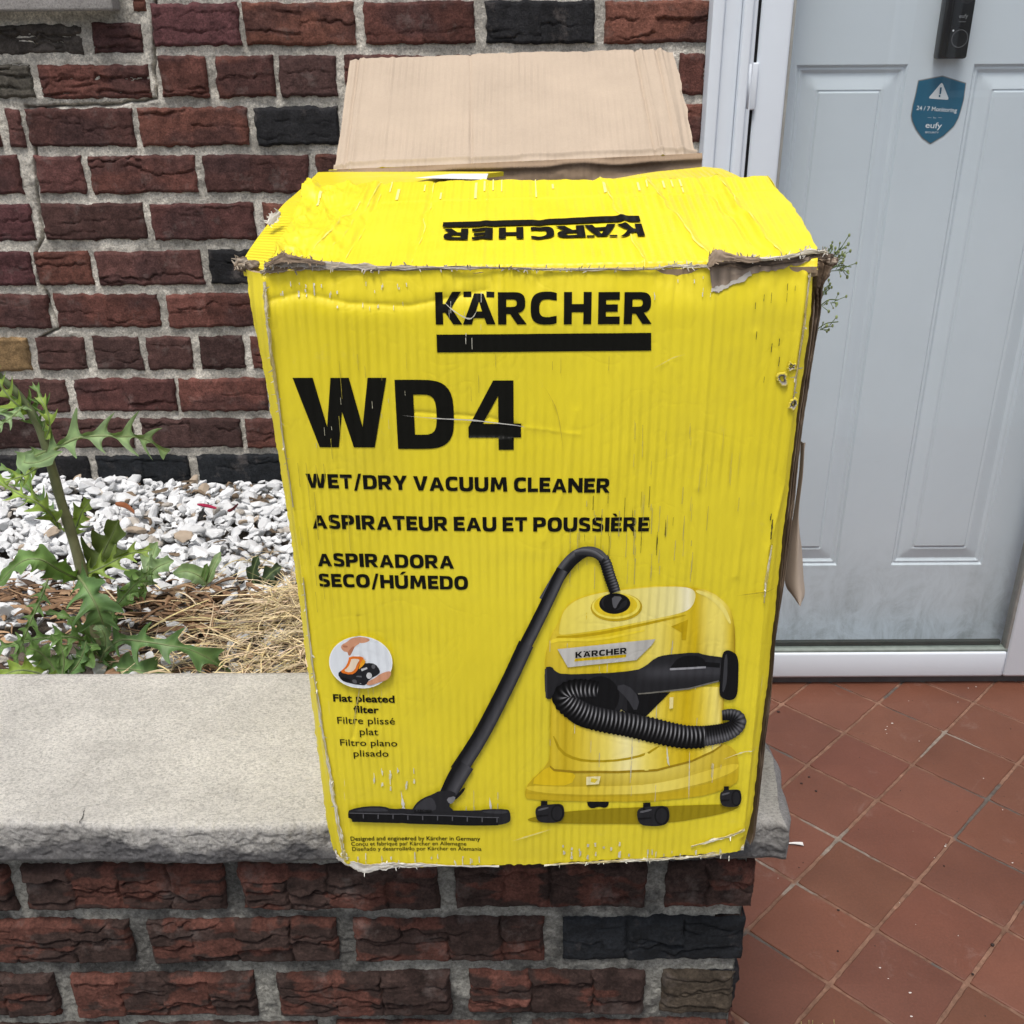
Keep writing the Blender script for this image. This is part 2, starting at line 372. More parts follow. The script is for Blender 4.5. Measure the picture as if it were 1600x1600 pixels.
GLY = {
 'K': [[(0, 1), (0, 0), (.28, 0), (.28, .37), (.37, .37), (.66, 0), (1, 0), (.60, .51), (.97, 1), (.64, 1), (.37, .63), (.28, .63), (.28, 1)]],
 'A': [[(0, 0), (.27, 0), (.335, .20), (.665, .20), (.73, 0), (1, 0), (.645, .94), (.355, .94)], [(.405, .41), (.595, .41), (.5, .72)]],
 'R': [[(0, 1), (0, 0), (.29, 0), (.29, .33), (.42, .33), (.67, 0), (1.0, 0), (.70, .37)] + sup(.55, .675, .40, .325, -68, 90, .75), [(.29, .55), (.29, .78)] + sup(.50, .665, .155, .115, 90, -90, .75, 8)],
 'C': [[(.97, .05), (.97, .27)] + sup(.62, .5, .30, .275, -65, -295, .7, 16) + [(.97, .74), (.97, .96)] + sup(.60, .5, .60, .51, 62, 298, .7, 22)],
 'H': [[(0, 1), (0, 0), (.29, 0), (.29, .38), (.71, .38), (.71, 0), (1, 0), (1, 1), (.71, 1), (.71, .63), (.29, .63), (.29, 1)]],
 'E': [[(0, 1), (0, 0), (1, 0), (1, .24), (.36, .24), (.36, .39), (.90, .39), (.90, .62), (.36, .62), (.36, .76), (.98, .76), (.98, 1)]],
 'W': [[(0, 1), (.225, 0), (.435, 0), (.50, .52), (.60, 0), (.83, 0), (1, 1), (.80, 1), (.712, .30), (.60, 1), (.405, 1), (.325, .30), (.215, 1)]],
 'D': [[(0, 1), (0, 0), (.40, 0)] + sup(.40, .5, .60, .5, -80, 80, .62, 16) + [(.40, 1)], [(.31, .21), (.31, .79), (.45, .79)] + sup(.45, .5, .25, .29, 80, -80, .6, 10) + [(.45, .21)]],
 'T': [[(.355, 0), (.645, 0), (.645, .76), (1, .76), (1, 1), (0, 1), (0, .76), (.355, .76)]],
 'Y': [[(.36, 0), (.64, 0), (.64, .38), (1, 1), (.69, 1), (.50, .62), (.31, 1), (0, 1), (.36, .38)]],
 'V': [[(.34, 0), (.66, 0), (1, 1), (.71, 1), (.50, .28), (.29, 1), (0, 1)]],
 'U': [[(0, 1)] + sup(.5, .40, .5, .42, 180, 360, .7, 16) + [(1, 1), (.71, 1)] + sup(.5, .42, .21, .20, 0, -180, .75, 10) + [(.29, 1)]],
 'M': [[(.03, 0), (.26, 0), (.285, .60), (.42, .14), (.58, .14), (.715, .60), (.74, 0), (.97, 0), (.915, 1), (.66, 1), (.50, .47), (.34, 1), (.085, 1)]],
 'L': [[(0, 0), (1, 0), (1, .24), (.36, .24), (.36, 1), (0, 1)]],
 'N': [[(0, 0), (.27, 0), (.27, .57), (.70, 0), (1, 0), (1, 1), (.73, 1), (.73, .43), (.30, 1), (0, 1)]],
 'P': [[(0, 0), (.31, 0), (.31, .30), (.52, .30)] + sup(.52, .65, .48, .35, -90, 90, .75) + [(0, 1)], [(.31, .53), (.31, .78), (.48, .78)] + sup(.48, .655, .19, .125, 90, -90, .75, 8)],
 'I': [[(0, 0), (1, 0), (1, 1), (0, 1)]],
 'O': [sup(.5, .5, .5, .52, 0, 345, .75, 24), sup(.5, .5, .21, .29, 345, 0, .75, 18)],
 '/': [[(0, -.13), (.36, -.13), (1, 1.08), (.64, 1.08)]],
 'S': [[(.04, .05)] + sup(.48, .0, .10, .01, -95, -90, 1, 2) + sup(.56, .285, .44, .30, -75, 60, .75, 10) + [(.62, .60), (.40, .66)] + sup(.42, .715, .07, .07, 200, 110, 1, 4) + [(.52, .79), (.90, .745), (.93, .955)] + sup(.46, .72, .44, .295, 65, 235, .75, 12) + [(.40, .42), (.62, .345)] + sup(.60, .285, .08, .07, 30, -80, 1, 5) + [(.46, .205), (.04, .27)]],
 '4': [[(.48, 1), (0, .33), (0, .18), (.57, .18), (.57, 0), (.86, 0), (.86, .18), (1, .18), (1, .38), (.86, .38), (.86, 1)], [(.27, .38), (.57, .38), (.57, .78)]],
}
def glyph(ch, box):
    """loops of a hand-drawn bold capital, fitted to (x0, x1, z0, z1)"""
    x0, x1, z0, z1 = box
    f = lambda l: np.array([(x0 + p[0] * (x1 - x0), z0 + p[1] * (z1 - z0)) for p in l])
    base = {'Ä': 'A', 'È': 'E', 'Ú': 'U'}.get(ch, ch)
    out = [[f(l) for l in GLY[base]]]
    if ch == 'È': out.append([f([(.42, 1.27), (.10, 1.27), (.36, 1.06), (.58, 1.06)])])
    if ch == 'Ú': out.append([f([(.40, 1.06), (.62, 1.06), (.92, 1.27), (.60, 1.27)])])
    if ch == 'Ä':
        out.append([f([(.03, .84), (.27, .84), (.27, 1.0), (.03, 1.0)])]); out.append([f([(.73, .84), (.97, .84), (.97, 1.0), (.73, 1.0)])])
    return out
GW = dict(K=.80, A=.84, R=.76, C=.70, H=.80, E=.62, W=1.16, D=.78, T=.68, Y=.80, V=.82, U=.78, M=1.02, L=.58, N=.82, P=.72, I=.25, O=.82, S=.66)
GW.update({'Ä': .84, 'È': .62, 'Ú': .78, '/': .46, ' ': .18})
def caps_layout(s, gap=.085):
    x = 0; out = []
    for a in s:
        wd = GW[a]; out.append((a, x, x + wd)); x += wd + gap
    tot = out[-1][2]; return [(a, p / tot, q / tot) for a, p, q in out if a != ' ']
_tc = {}
def text2d(s, bold=0.0, slack=1.0):
    """built-in typeface outlines: verts with cap height 1 and baseline 0, tris"""
    key = (s, bold)
    if key in _tc: return _tc[key]
    def mk(t):
        cu = bpy.data.curves.new("lettering", 'FONT'); cu.body = t; cu.size = 1; cu.offset = bold; cu.resolution_u = 3; cu.fill_mode = 'FRONT'
        cu.space_character = slack
        ob = bpy.data.objects.new("lettering", cu); COL.objects.link(ob); bpy.context.view_layer.update()
        me = bpy.data.meshes.new_from_object(ob.evaluated_get(bpy.context.evaluated_depsgraph_get()))
        V = np.array([v.co[:2] for v in me.vertices]); me.calc_loop_triangles(); T = [list(t.vertices) for t in me.loop_triangles]
        bpy.data.objects.remove(ob); bpy.data.curves.remove(cu); bpy.data.meshes.remove(me); return V, T
    H, _ = mk("H"); V, T = mk(s); z0, z1 = H[:, 1].min(), H[:, 1].max()
    V = V.copy(); V[:, 1] = (V[:, 1] - z0) / (z1 - z0); V[:, 0] = (V[:, 0] - V[:, 0].min()) / (V[:, 0].max() - V[:, 0].min())
    _tc[key] = (V, T); return V, T
# ================================================================== SETTING
YW = 1.906                                   # face of the house wall
g = MB(); g.box(-300, 300, -300, 300, -0.55, -0.50); tag(g.build("ground", GRND, smooth=False), kind="structure")
g = MB(); g.box(-1.9, .12, 1.0, YW + .02, -.49, .425); tag(g.build("soil_bed", SOIL, smooth=False), kind="structure")

# porch floor: 45 degree quarry tiles over a grout bed
rng = np.random.default_rng(7)
g = MB(); GROUT = m_attr("tile_grout", .95, .1, 260, .6, .002, .3)
X = np.arange(.20, 2.9, .006); Y = np.arange(.25, YW + .2, .006)
PX, PY = np.meshgrid(X, Y, indexing='ij')
gm = fbm(PX * 6, PY * 6, 3, 4)
gc = np.where((gm > .42)[..., None], np.array([.22, .18, .15]), np.array([.185, .105, .074])) * (1 + .35 * fbm(PX * 40, PY * 40, 5, 3))[..., None]
gc = np.where((gm < -.22)[..., None], np.array([.10, .085, .075]), gc)
g.grid(np.stack([PX, PY, -.0022 + .0012 * fbm(PX * 70, PY * 70, 4, 3)], -1), 0, gc)
g.box(.20, 2.9, .25, YW + .2, -.5, -.006, 0, 0, (.25, .2, .17))
cx, cy, pit = .6755, 1.5103, .1447
for i in range(-14, 20):
    for j in range(-14, 20):
        ux = cx + (i + .5 - (j + .5)) * pit * .7071; uy = cy + (i + .5 + j + .5) * pit * .7071
        if not (.22 < ux < 2.85 and .30 < uy < YW + .12): continue
        h = (pit - .0058 + rng.normal(0, .0005)) / 2 ; a = rad(45 + rng.normal(0, .25)); k = 7
        loc = []
        n = 13; per = np.linspace(-1, 1, n)[:-1]
        ring = [(-1, -1)] and np.concatenate([np.stack([per, -np.ones(n - 1)], 1), np.stack([np.ones(n - 1), per], 1), np.stack([-per, np.ones(n - 1)], 1), np.stack([-np.ones(n - 1), -per], 1)])
        wob = rng.normal(0, .0004, (len(ring), 1)); tilt = rng.normal(0, .0012, 2)
        rings = []
        for sc, z in ((1.0, -.008), (1.0, -.0014), (.988, -.0003), (.97, 0.0), (.0, .0002)):
            q = ring * (h * sc) + ring * wob * (sc > .5); q = q / np.maximum(1, np.hypot(*q.T)[:, None] / (h * 1.395))
            r_ = np.stack([ux + q[:, 0] * math.cos(a) - q[:, 1] * math.sin(a), uy + q[:, 0] * math.sin(a) + q[:, 1] * math.cos(a), z + q @ tilt], 1); rings.append(r_)
        R_ = np.stack(rings); m = len(ring); idx = np.arange(5 * m).reshape(5, m); jn = np.roll(idx, -1, 1)
        f = np.stack([idx[:-1], jn[:-1], jn[1:], idx[1:]], -1).reshape(-1, 4)
        t = rng.normal(0, 1); col = np.array([.136, .053, .033]) * (1 + .045 * t) * np.array([1, 1 + rng.normal(0, .02), 1 + rng.normal(0, .025)])
        g.add(R_.reshape(-1, 3), f, 1, col)
tag(g.build("porch_floor", [GROUT, TILE]), kind="structure")

# ------------------------------------------------------------------ bricks
RED = [(.112, .046, .037), (.122, .050, .038), (.098, .043, .039), (.092, .043, .038), (.128, .053, .038)]
DKR = [(.062, .034, .031), (.070, .036, .032)]
BLK = [(.016, .018, .021), (.020, .020, .022)]
GRY = [(.075, .068, .056), (.060, .052, .046)]
PUR = [(.090, .038, .040)]; TAN = [(.19, .125, .062)]; OLV = [(.085, .066, .048)]
KIND = dict(r=RED, d=DKR, k=BLK, g=GRY, p=PUR, t=TAN, o=OLV)
def brick(mb, x0, x1, z0, z1, Y, step, kind, seed, style):
    rg = np.random.default_rng(seed)
    nx = max(4, int((x1 - x0) / step)); nz = max(4, int((z1 - z0) / step))
    u = np.linspace(0, 1, nx); v = np.linspace(0, 1, nz); U, V = np.meshgrid(u, v, indexing='ij')
    x = x0 + U * (x1 - x0); z = z0 + V * (z1 - z0)
    jit = .0026 if style == 'front' else .0034
    xx = x + jit * fbm(x * 75, z * 75, seed, 4) + .0012 * vn(z * 18, 0 * z, seed + 5)
    zz = z + jit * fbm(x * 70, z * 70, seed + 9, 4) + .0013 * vn(x * 14, 0 * x, seed + 6)
    h = (.0012 if style == 'front' else .0006) * fbm(x * 40, z * 60, seed + 1, 5) + (.0007 if style == 'front' else .0005) * fbm(x * 160, z * 240, seed + 21, 3) + (.0016 if style == 'front' else .0008) * vn(x * 9, z * 14, seed + 2)
    # cleft face: blocks about 50 mm wide, each split by wavy horizontal lips
    nseg = max(1, int(round((x1 - x0) / .052))) if style == 'front' else max(1, int(round((x1 - x0) / .10)))
    bx = np.linspace(x0, x1, nseg + 1); bx[1:-1] += rg.normal(0, .004, nseg - 1)
    xs = x + .0022 * vn(z * 60, 0 * z, seed + 3) + .0015 * vn(z * 170, 0 * z, seed + 4)
    seg = np.clip(np.searchsorted(bx, xs.ravel(), side='right').reshape(x.shape) - 1, 0, nseg - 1)
    hh = np.zeros_like(h); cm = np.zeros_like(h)
    strong = .78 if style == 'front' else (.8 if style == 'rough' else float(rg.choice([.2, .35, .55, .75])))
    for s in range(nseg):
        m = seg == s
        if style == 'front': nb = rg.integers(2, 5)
        elif style == 'rough': nb = rg.integers(4, 6)
        else: nb = rg.integers(1, 3)
        zb = np.sort(rg.uniform(.10, .92, nb)); lift = rg.normal(0, .0009)
        loc = np.full(x.shape, lift); sd_ = seed * 31 + s * 7
        for k, b in enumerate(zb):
            d = z - (z0 + b * (z1 - z0) + .0045 * vn(x * 38 + k * 9, 0 * x, sd_ + k) + .0022 * vn(x * 120, 0 * x, sd_ + k + 50))
            on = np.clip(.62 + .75 * vn(x * 30, 0 * x + k, sd_ + 90 + k), 0, 1) * strong
            wd = .0013 if style == 'front' else .0014
            loc = loc + on * (.0030 * np.exp(-np.clip(d, 0, 1) / .010) * (d > 0) - .0017 * np.exp(np.clip(d, -1, 0) / .008) * (d <= 0))
            loc = loc - on * (.0085 if style == 'front' else .0075) * np.exp(-(d / wd) ** 2)
        hh = np.where(m, loc, hh); cm = np.where(m, rg.normal(0, .13), cm)
    for b in bx[1:-1]:
        on = np.clip(.3 + .9 * vn(z * 40, 0 * z, seed + int(b * 1e4) % 997), 0, 1) * (1 if style == 'front' else .35)
        hh = hh - on * .0070 * np.exp(-((xs - b) / .0013) ** 2)
    e = np.minimum(np.minimum(x - x0, x1 - x), np.minimum(z - z0, z1 - z))
    h = h + hh * sstep(-.001, .004, e) - .0042 * (1 - sstep(0, .0045, e)) + .0004 * rg.normal()
    fl_ = -.0026 if style == 'front' else -.0022
    h = np.where(e > .003, np.maximum(h + .0022, fl_), h + .0022)
    P = np.stack([xx, Y - h, zz], -1)
    ring = np.zeros((nx + 2, nz + 2, 3)); ring[1:-1, 1:-1] = P
    ring[0] = ring[1]; ring[-1] = ring[-2]; ring[:, 0] = ring[:, 1]; ring[:, -1] = ring[:, -2]
    for q in (ring[0], ring[-1], ring[:, 0], ring[:, -1]): q[:, 1] = Y + .03
    c0 = np.array(KIND[kind][rg.integers(0, len(KIND[kind]))]) * (1 + rg.normal(0, .07))
    c = c0 * (1 + cm + .30 * fbm(x * 26, z * 40, seed + 11, 5))[..., None]
    if style == 'front' and kind in 'rd':
        dk = sstep(-.02, .14, fbm(x * 24, z * 62, seed + 12, 5) + .10 * cm / .13 - .03)[..., None]
        c = dk * (np.array([.088, .036, .027]) * (1 + cm[..., None] * .8 + .25 * fbm(x * 90, z * 130, seed + 31, 3)[..., None])) + (1 - dk) * np.array([.044, .027, .023]) * (1 + .45 * fbm(x * 70, z * 110, seed, 3))[..., None]
    elif style != 'front' and kind == 'r':
        dk = sstep(.0, .4, fbm(x * 12, z * 22, seed + 12, 4))[..., None] * .55
        c = c * (1 - dk) + np.array([.050, .028, .028]) * dk
    C = np.zeros_like(ring); C[1:-1, 1:-1] = np.clip(c, .006, 1)
    C[0] = C[1]; C[-1] = C[-2]; C[:, 0] = C[:, 1]; C[:, -1] = C[:, -2]
    mb.grid(ring, 0, C)
def mortar(mb, x0, x1, z0, z1, Y, step, seed, c1, c2, amp=.0022, cracks=(), mat=1):
    X = np.arange(x0, x1 + step * .5, step); Z = np.arange(z0, z1 + step * .5, step); x, z = np.meshgrid(X, Z, indexing='ij')
    h = amp * fbm(x * 38, z * 38, seed, 5) + amp * .6 * fbm(x * 150, z * 150, seed + 3, 3)
    t = sstep(-.28, .22, fbm(x * 11, z * 17, seed + 7, 6) + .35 * fbm(x * 80, z * 80, seed + 8, 3))[..., None]
    c = np.array(c1) * t + np.array(c2) * (1 - t)
    for poly in cracks:
        d = pdist(x + .004 * fbm(x * 50, z * 50, 5, 3), z + .004 * fbm(x * 50, z * 50, 8, 3), poly)
        h = h - .012 * np.exp(-(d / .0022) ** 2)
    mb.grid(np.stack([x, Y - h, z], -1), mat, c)

wall = thing("brick_house_wall", (-.6, YW, 0), "dark red brick house wall with grey mortar behind the white gravel bed", "wall")
hb = MB()
rowz = [(1.3462, 1.2812), (1.2654, 1.1998), (1.1844, 1.1216), (1.1056, 1.0416), (1.0239, .9597), (.9402, .8783), (.8605, .7976), (.7792, .7153), (.6975, .6313), (.6155, .5552), (.5389, .4753), (.459, .395)]
ymid = [38, 120, 198, 272, 346, 418, 486, 552, 618, 678, 736, 800]
rows = [
 [(237, 373, 'p'), (382, 555, 'r'), (570, 742, 'r'), (758, 928, 'k'), (946, 1107, 'r')],
 [(250, 323, 'r'), (337, 428, 'r'), (437, 525, 'd'), (538, 700, 'r'), (714, 880, 'r'), (895, 1045, 'r'), (1060, 1103, 'r')],
 [(-170, -4, 'r'), (10, 33, 'r'), (42, 208, 'r'), (218, 388, 'r'), (400, 530, 'k'), (544, 705, 'r'), (720, 880, 'r'), (895, 1050, 'r'), (1064, 1100, 'r')],
 [(-150, 30, 'r'), (57, 130, 'r'), (140, 305, 'r'), (318, 482, 'r'), (495, 655, 'r'), (668, 830, 'd'), (845, 1000, 'r'), (1015, 1097, 'r')],
 [(-130, 50, 'p'), (66, 226, 'd'), (237, 398, 'r'), (413, 575, 'r'), (590, 750, 'r'), (765, 925, 'r'), (940, 1090, 'r')],
 [(-120, 49, 'p'), (57, 143, 'r'), (150, 315, 'r'), (327, 395, 'k'), (408, 560, 'r'), (575, 735, 'r'), (750, 905, 'r'), (920, 1088, 'r')],
 [(-90, 76, 'r'), (87, 248, 'r'), (260, 400, 'r'), (413, 570, 'r'), (585, 745, 'r'), (760, 910, 'r'), (925, 1080, 'r')],
 [(-105, 45, 't'), (58, 134, 'd'), (147, 220, 'd'), (230, 299, 'd'), (313, 381, 'd'), (393, 550, 'r'), (565, 720, 'r'), (735, 890, 'r'), (905, 1075, 'r')],
 [(-55, 105, 'd'), (118, 275, 'r'), (280, 418, 'r'), (430, 590, 'r'), (605, 760, 'r'), (775, 930, 'r'), (945, 1068, 'r')],
 [(-95, 65, 'd'), (76, 208, 'd'), (221, 376, 'd'), (385, 540, 'r'), (555, 710, 'r'), (725, 880, 'r'), (895, 1062, 'r')],
 [(-20, 140, 'k'), (152, 296, 'k'), (310, 465, 'k'), (478, 630, 'k'), (645, 800, 'k'), (815, 970, 'k'), (985, 1055, 'k')],
 [(-60, 70, 'k'), (82, 230, 'k'), (242, 390, 'k'), (403, 550, 'k'), (565, 715, 'k'), (730, 880, 'k')]]
XL, XR = -.98, .334
sid = 100
for (zt, zb), ym, row in zip(rowz, ymid, rows):
    x = None
    for (a, b, k) in row:
        xa, xb = atY(a, ym, YW)[0], atY(b, ym, YW)[0]
        if x is None: x = xa
        sid += 1; brick(hb, xa, min(xb, XR), zb, zt, YW, .0021, k, sid, 'back')
    xa = x - .012
    while xa > XL and not (ym < 130):
        sid += 1; brick(hb, xa - .19, xa, zb, zt, YW, .006, 'r', sid, 'back'); xa -= .203
# bricks left of the settlement crack, under the window sill
for (a, b, y0, y1, k) in [(-40, 127, 38, 85, 'g'), (143, 222, 37, 84, 'r'), (-110, 50, 101, 154, 'g'), (60, 233, 101, 154, 'r'), (-290, -122, 101, 154, 'r'), (-220, -52, 38, 85, 'r'), (202, 224, -40, 18, 'r')]:
    sid += 1; ym = (y0 + y1) / 2
    brick(hb, atY(a, ym, YW)[0], atY(b, ym, YW)[0], atY(100, y1, YW)[2], atY(100, y0, YW)[2], YW + .002, .0021, k, sid, 'rough')
# the rest of the facade, out of the picture
def rough_course(mb, x0, x1, z0, z1, Y, rs, step=.02, style='back', pat='rrrrdp', L=.203):
    global sid
    x = x0 - rs
    while x < x1:
        a, b = max(x, x0), min(x + L - .011, x1)
        if b - a > .03:
            sid += 1; brick(mb, a, b, z0, z1, Y, step, pat[sid % len(pat)], sid, style)
        x += L
for i in range(15):
    z0 = 1.3624 + i * .0812
    rough_course(hb, -.62 if i == 0 else -2.2, XR, z0, z0 + .065, YW, .1 * (i % 2))
    if z0 > 2.1: rough_course(hb, XR, 2.6, z0, z0 + .065, YW, .1 * (i % 2))
for i in range(28):
    z0 = .06 + i * .0812
    if z0 < 2.1: rough_course(hb, 1.50, 2.6, z0, z0 + .065, YW, .1 * (i % 2))
    if z0 < 1.3: rough_course(hb, -2.2, XL - .2, z0, z0 + .065, YW, .1 * (i % 2))
crk = [[(640 / 2.857 + 18, 0), (685 / 2.857, 90), (243, 155), (160, 164), (37, 168), (55, 225), (57, 300), (66, 362), (54, 395), (60, 445), (72, 462), (90, 512), (60, 530)]]
crk = [[tuple(atY(px, py, YW)[[0, 2]]) for px, py in c] for c in crk]
mortar(hb, XL, XR, .40, 1.42, YW + .0042, .0022, 41, (.75, .71, .63), (.49, .465, .415), .0022, crk)
mortar(hb, -2.2, XL, 0, 2.6, YW + .0052, .03, 42, (.38, .375, .35), (.25, .245, .23), .002)
mortar(hb, XL, XR, 1.42, 2.6, YW + .0052, .03, 43, (.38, .375, .35), (.25, .245, .23), .002)
mortar(hb, XR, 2.6, 2.12, 2.6, YW + .0052, .03, 44, (.38, .375, .35), (.25, .245, .23), .002)
mortar(hb, 1.49, 2.6, 0, 2.12, YW + .0052, .03, 45, (.38, .375, .35), (.25, .245, .23), .002)
hb.box(-2.2, XR - .002, YW + .02, YW + .25, -.5, 2.6, 0, 1, (.3, .3, .28)); hb.box(1.49, 2.6, YW + .02, YW + .25, -.5, 2.6, 0, 1, (.3, .3, .28)); hb.box(XR - .002, 1.49, YW + .02, YW + .25, 2.13, 2.6, 0, 1, (.3, .3, .28))
hb.build("brickwork", [BRICK, MORT], wall)
# limestone window sill, its lower corner shows top left
xs1 = atY(186, 10, YW)[0]; zs0 = atY(100, 17, YW - .02)[2]
sb = MB(); sb.box(xs1 - 1.2, xs1, YW - .03, YW + .08, zs0, zs0 + .085, .004, 0, (.42, .40, .385)); sb.build("window_sill", STONE, wall)

# ------------------------------------------------------------------ low planter wall with its stone coping
YF = .760
pw = thing("brick_planter_wall", (-.5, .87, -.5), "low rough-faced brick wall with a pale stone coping, carrying the yellow box", "wall")
pb = MB()
frz = [(.5565, .5005), (.4844, .4294), (.4114, .353), (.339, .282)]
fry = [1390, 1473, 1556, 1640]
fr = [[(-110, 18, 'r'), (38, 350, 'r'), (377, 685, 'r'), (712, 1010, 'd'), (1041, 1177, 'r')],
      [(-150, 203, 'r'), (233, 525, 'r'), (552, 849, 'r'), (880, 1161, 'k')],
      [(-240, 88, 'r'), (114, 397, 'r'), (434, 704, 'r'), (734, 1006, 'r'), (1035, 1146, 'o')],
      [(-80, 190, 'r'), (220, 500, 'r'), (530, 800, 'd'), (830, 1130, 'r')]]
for (zt, zb), ym, row in zip(frz, fry, fr):
    xe = None
    for a, b, k in row:
        sid += 1; xa, xb = atY(a, ym, YF)[0], atY(b, ym, YF)[0]; xe = xa if xe is None else xe
        brick(pb, xa, xb, zb, zt, YF, .0011 if ym < 1600 else .003, k, sid, 'front')
    rough_course(pb, -1.5, xe - .016, zb, zt, YF, .05, .006, 'front', 'rrdr', .21)
for i in range(11):
    z0 = .2125 - i * .0725; rough_course(pb, -1.5, .232, z0, z0 + .0565, YF, .1 * (i % 2), .008, 'front', 'rrdrk', .21)
mortar(pb, -.62, .226, .27, .585, YF + .0062, .0014, 61, (.37, .365, .33), (.15, .148, .138), .0030)
mortar(pb, -1.5, -.62, .27, .585, YF + .007, .01, 62, (.225, .22, .205), (.11, .11, .105), .003)
mortar(pb, -1.5, .226, -.5, .27, YF + .007, .01, 63, (.225, .22, .205), (.11, .11, .105), .003)
pb.box(-1.5, .222, YF + .014, .985, -.5, .578, 0, 1, (.2, .2, .19))
# return wall to the house, out of sight behind the box
pb.box(.125, .222, .985, YW - .01, -.5, .578, 0, 1, (.2, .2, .19))
tm = MB()                                   # brick face of the return wall, laid out flat and turned to face +X
for i in range(15):
    z0 = .5005 - i * .0725; rough_course(tm, .764, YW - .012, z0, z0 + .0562, 0, .1 * (i % 2), .006, 'front', 'rrdrk', .21)
mortar(tm, .762, YW - .010, -.5, .58, .0062, .008, 64, (.37, .365, .33), (.15, .148, .138), .002)
for v_, c_, (f_, k_) in zip(tm.v, tm.c, tm.f):
    off_ = sum(len(q) for q in pb.v) ; base_ = int(f_.min())
    pb.add(np.stack([.2305 - v_[:, 1], v_[:, 0], v_[:, 2]], 1), f_[:, ::-1] - base_, k_, c_)
pb.build("brickwork", [BRICK, MORT], pw)
# coping slab: smooth-sawn top, rock-faced front and end
cb = MB(); nxp = 1500
xs = np.linspace(-1.3, .2575, nxp)
prof = [(.9985, .5795), (.9985, .600), (.9985, .618), (.9965, .6225)] + [(y, .623) for y in np.linspace(.990, .762, 34)] + \
       [(.750, .6229), (.7452, .6222), (.7430, .6195)] + [(y, z) for y, z in zip(np.linspace(.7425, .7405, 38), np.linspace(.617, .584, 38))] + [(.7425, .5795), (.752, .579), (.80, .579)]
prof = np.array(prof); tt = np.linspace(0, 1, len(prof))
PXc, T = np.meshgrid(xs, np.arange(len(prof)), indexing='ij')
Yc = prof[T, 0]; Zc = prof[T, 1]
front = (Yc < .748).astype(float) * sstep(.575, .588, Zc)
rock = .0046 * fbm(PXc * 24, Zc * 40, 71, 6) + .0026 * (.35 - np.abs(fbm(PXc * 60, Zc * 90, 72, 5))) + .0012 * fbm(PXc * 230, Zc * 260, 70, 3) + .0035 * vn(PXc * 7, 0 * Zc, 73)
Yc = Yc - front * rock * 1.0 + (Yc < .765) * (.0022 * vn(PXc * 30, 0 * PXc, 74) + .0012 * fbm(PXc * 110, 0 * PXc, 75, 3))
Zc = Zc + (Zc > .62) * (.0005 * fbm(PXc * 30, Yc * 30, 76, 5)) - (Yc < .752) * (Zc > .616) * .0012 * np.abs(fbm(PXc * 70, 0 * PXc, 77, 4))
# right end: rounded, broken corner
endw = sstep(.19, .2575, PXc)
Xc = PXc + endw * (.006 * fbm(Yc * 30, Zc * 30, 78, 4) - .008 * sstep(.80, .7405, Yc) ** 3 + .010 * vn(Yc * 14, 0 * Yc, 79) - .005 * sstep(.61, .623, Zc))
Pc = np.stack([Xc, Yc, Zc], -1)
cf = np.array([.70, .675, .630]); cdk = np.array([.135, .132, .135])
gr = np.clip(sstep(.6215, .6175, Zc) * (.50 + .25 * fbm(PXc * 22, Zc * 60, 82, 4)) + front * sstep(.607, .592, Zc + .012 * fbm(PXc * 30, Zc * 10, 80, 4)) * .75, 0, 1)[..., None]  # front darkened in colour: stain plus painted shade, heaviest low down
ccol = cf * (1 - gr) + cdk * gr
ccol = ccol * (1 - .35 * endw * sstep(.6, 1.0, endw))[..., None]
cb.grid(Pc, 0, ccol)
ev = Pc[-1]; ctr = ev.mean(0)
rings = [ev]; 
for k in (.75, .5, .25, .02):
    r_ = ctr + (ev - ctr) * k; r_ = r_ + np.array([1, 0, 0]) * (.012 * (1 - k ** 2) + .004 * fbm(r_[:, 1] * 40, r_[:, 2] * 60, 81, 4)[:, ]).reshape(-1, 1) * np.array([1., 0, 0]); rings.append(r_)
cb.grid(np.stack(rings), 0, (.30, .29, .285))
rg = np.random.default_rng(21)
def scratch(pts, wd, col, seed):             # scores and a hairline crack in the stone face
    P = spline([atZ(x, y, .6234) if y < 1289 else atY(x, y, .7405) for x, y in pts], 26); P = P + np.array([1, 0, 0]) * (.0012 * fbm(np.linspace(0, 9, 26), np.zeros(26), seed, 3))[:, None]
    T_ = unit(np.gradient(P, axis=0)); N_ = unit(np.cross(T_, [0, -.5, 1.0])); wv = wd * np.clip(np.sin(np.linspace(.02, 3.12, 26)), .1, 1) * rg.uniform(.3, 1.2, 26)
    cb.grid(np.stack([P - N_ * wv[:, None], P + N_ * wv[:, None]], 1), 0, col)
C1 = lambda x, y: (x * .35, 1040 + y * .35)
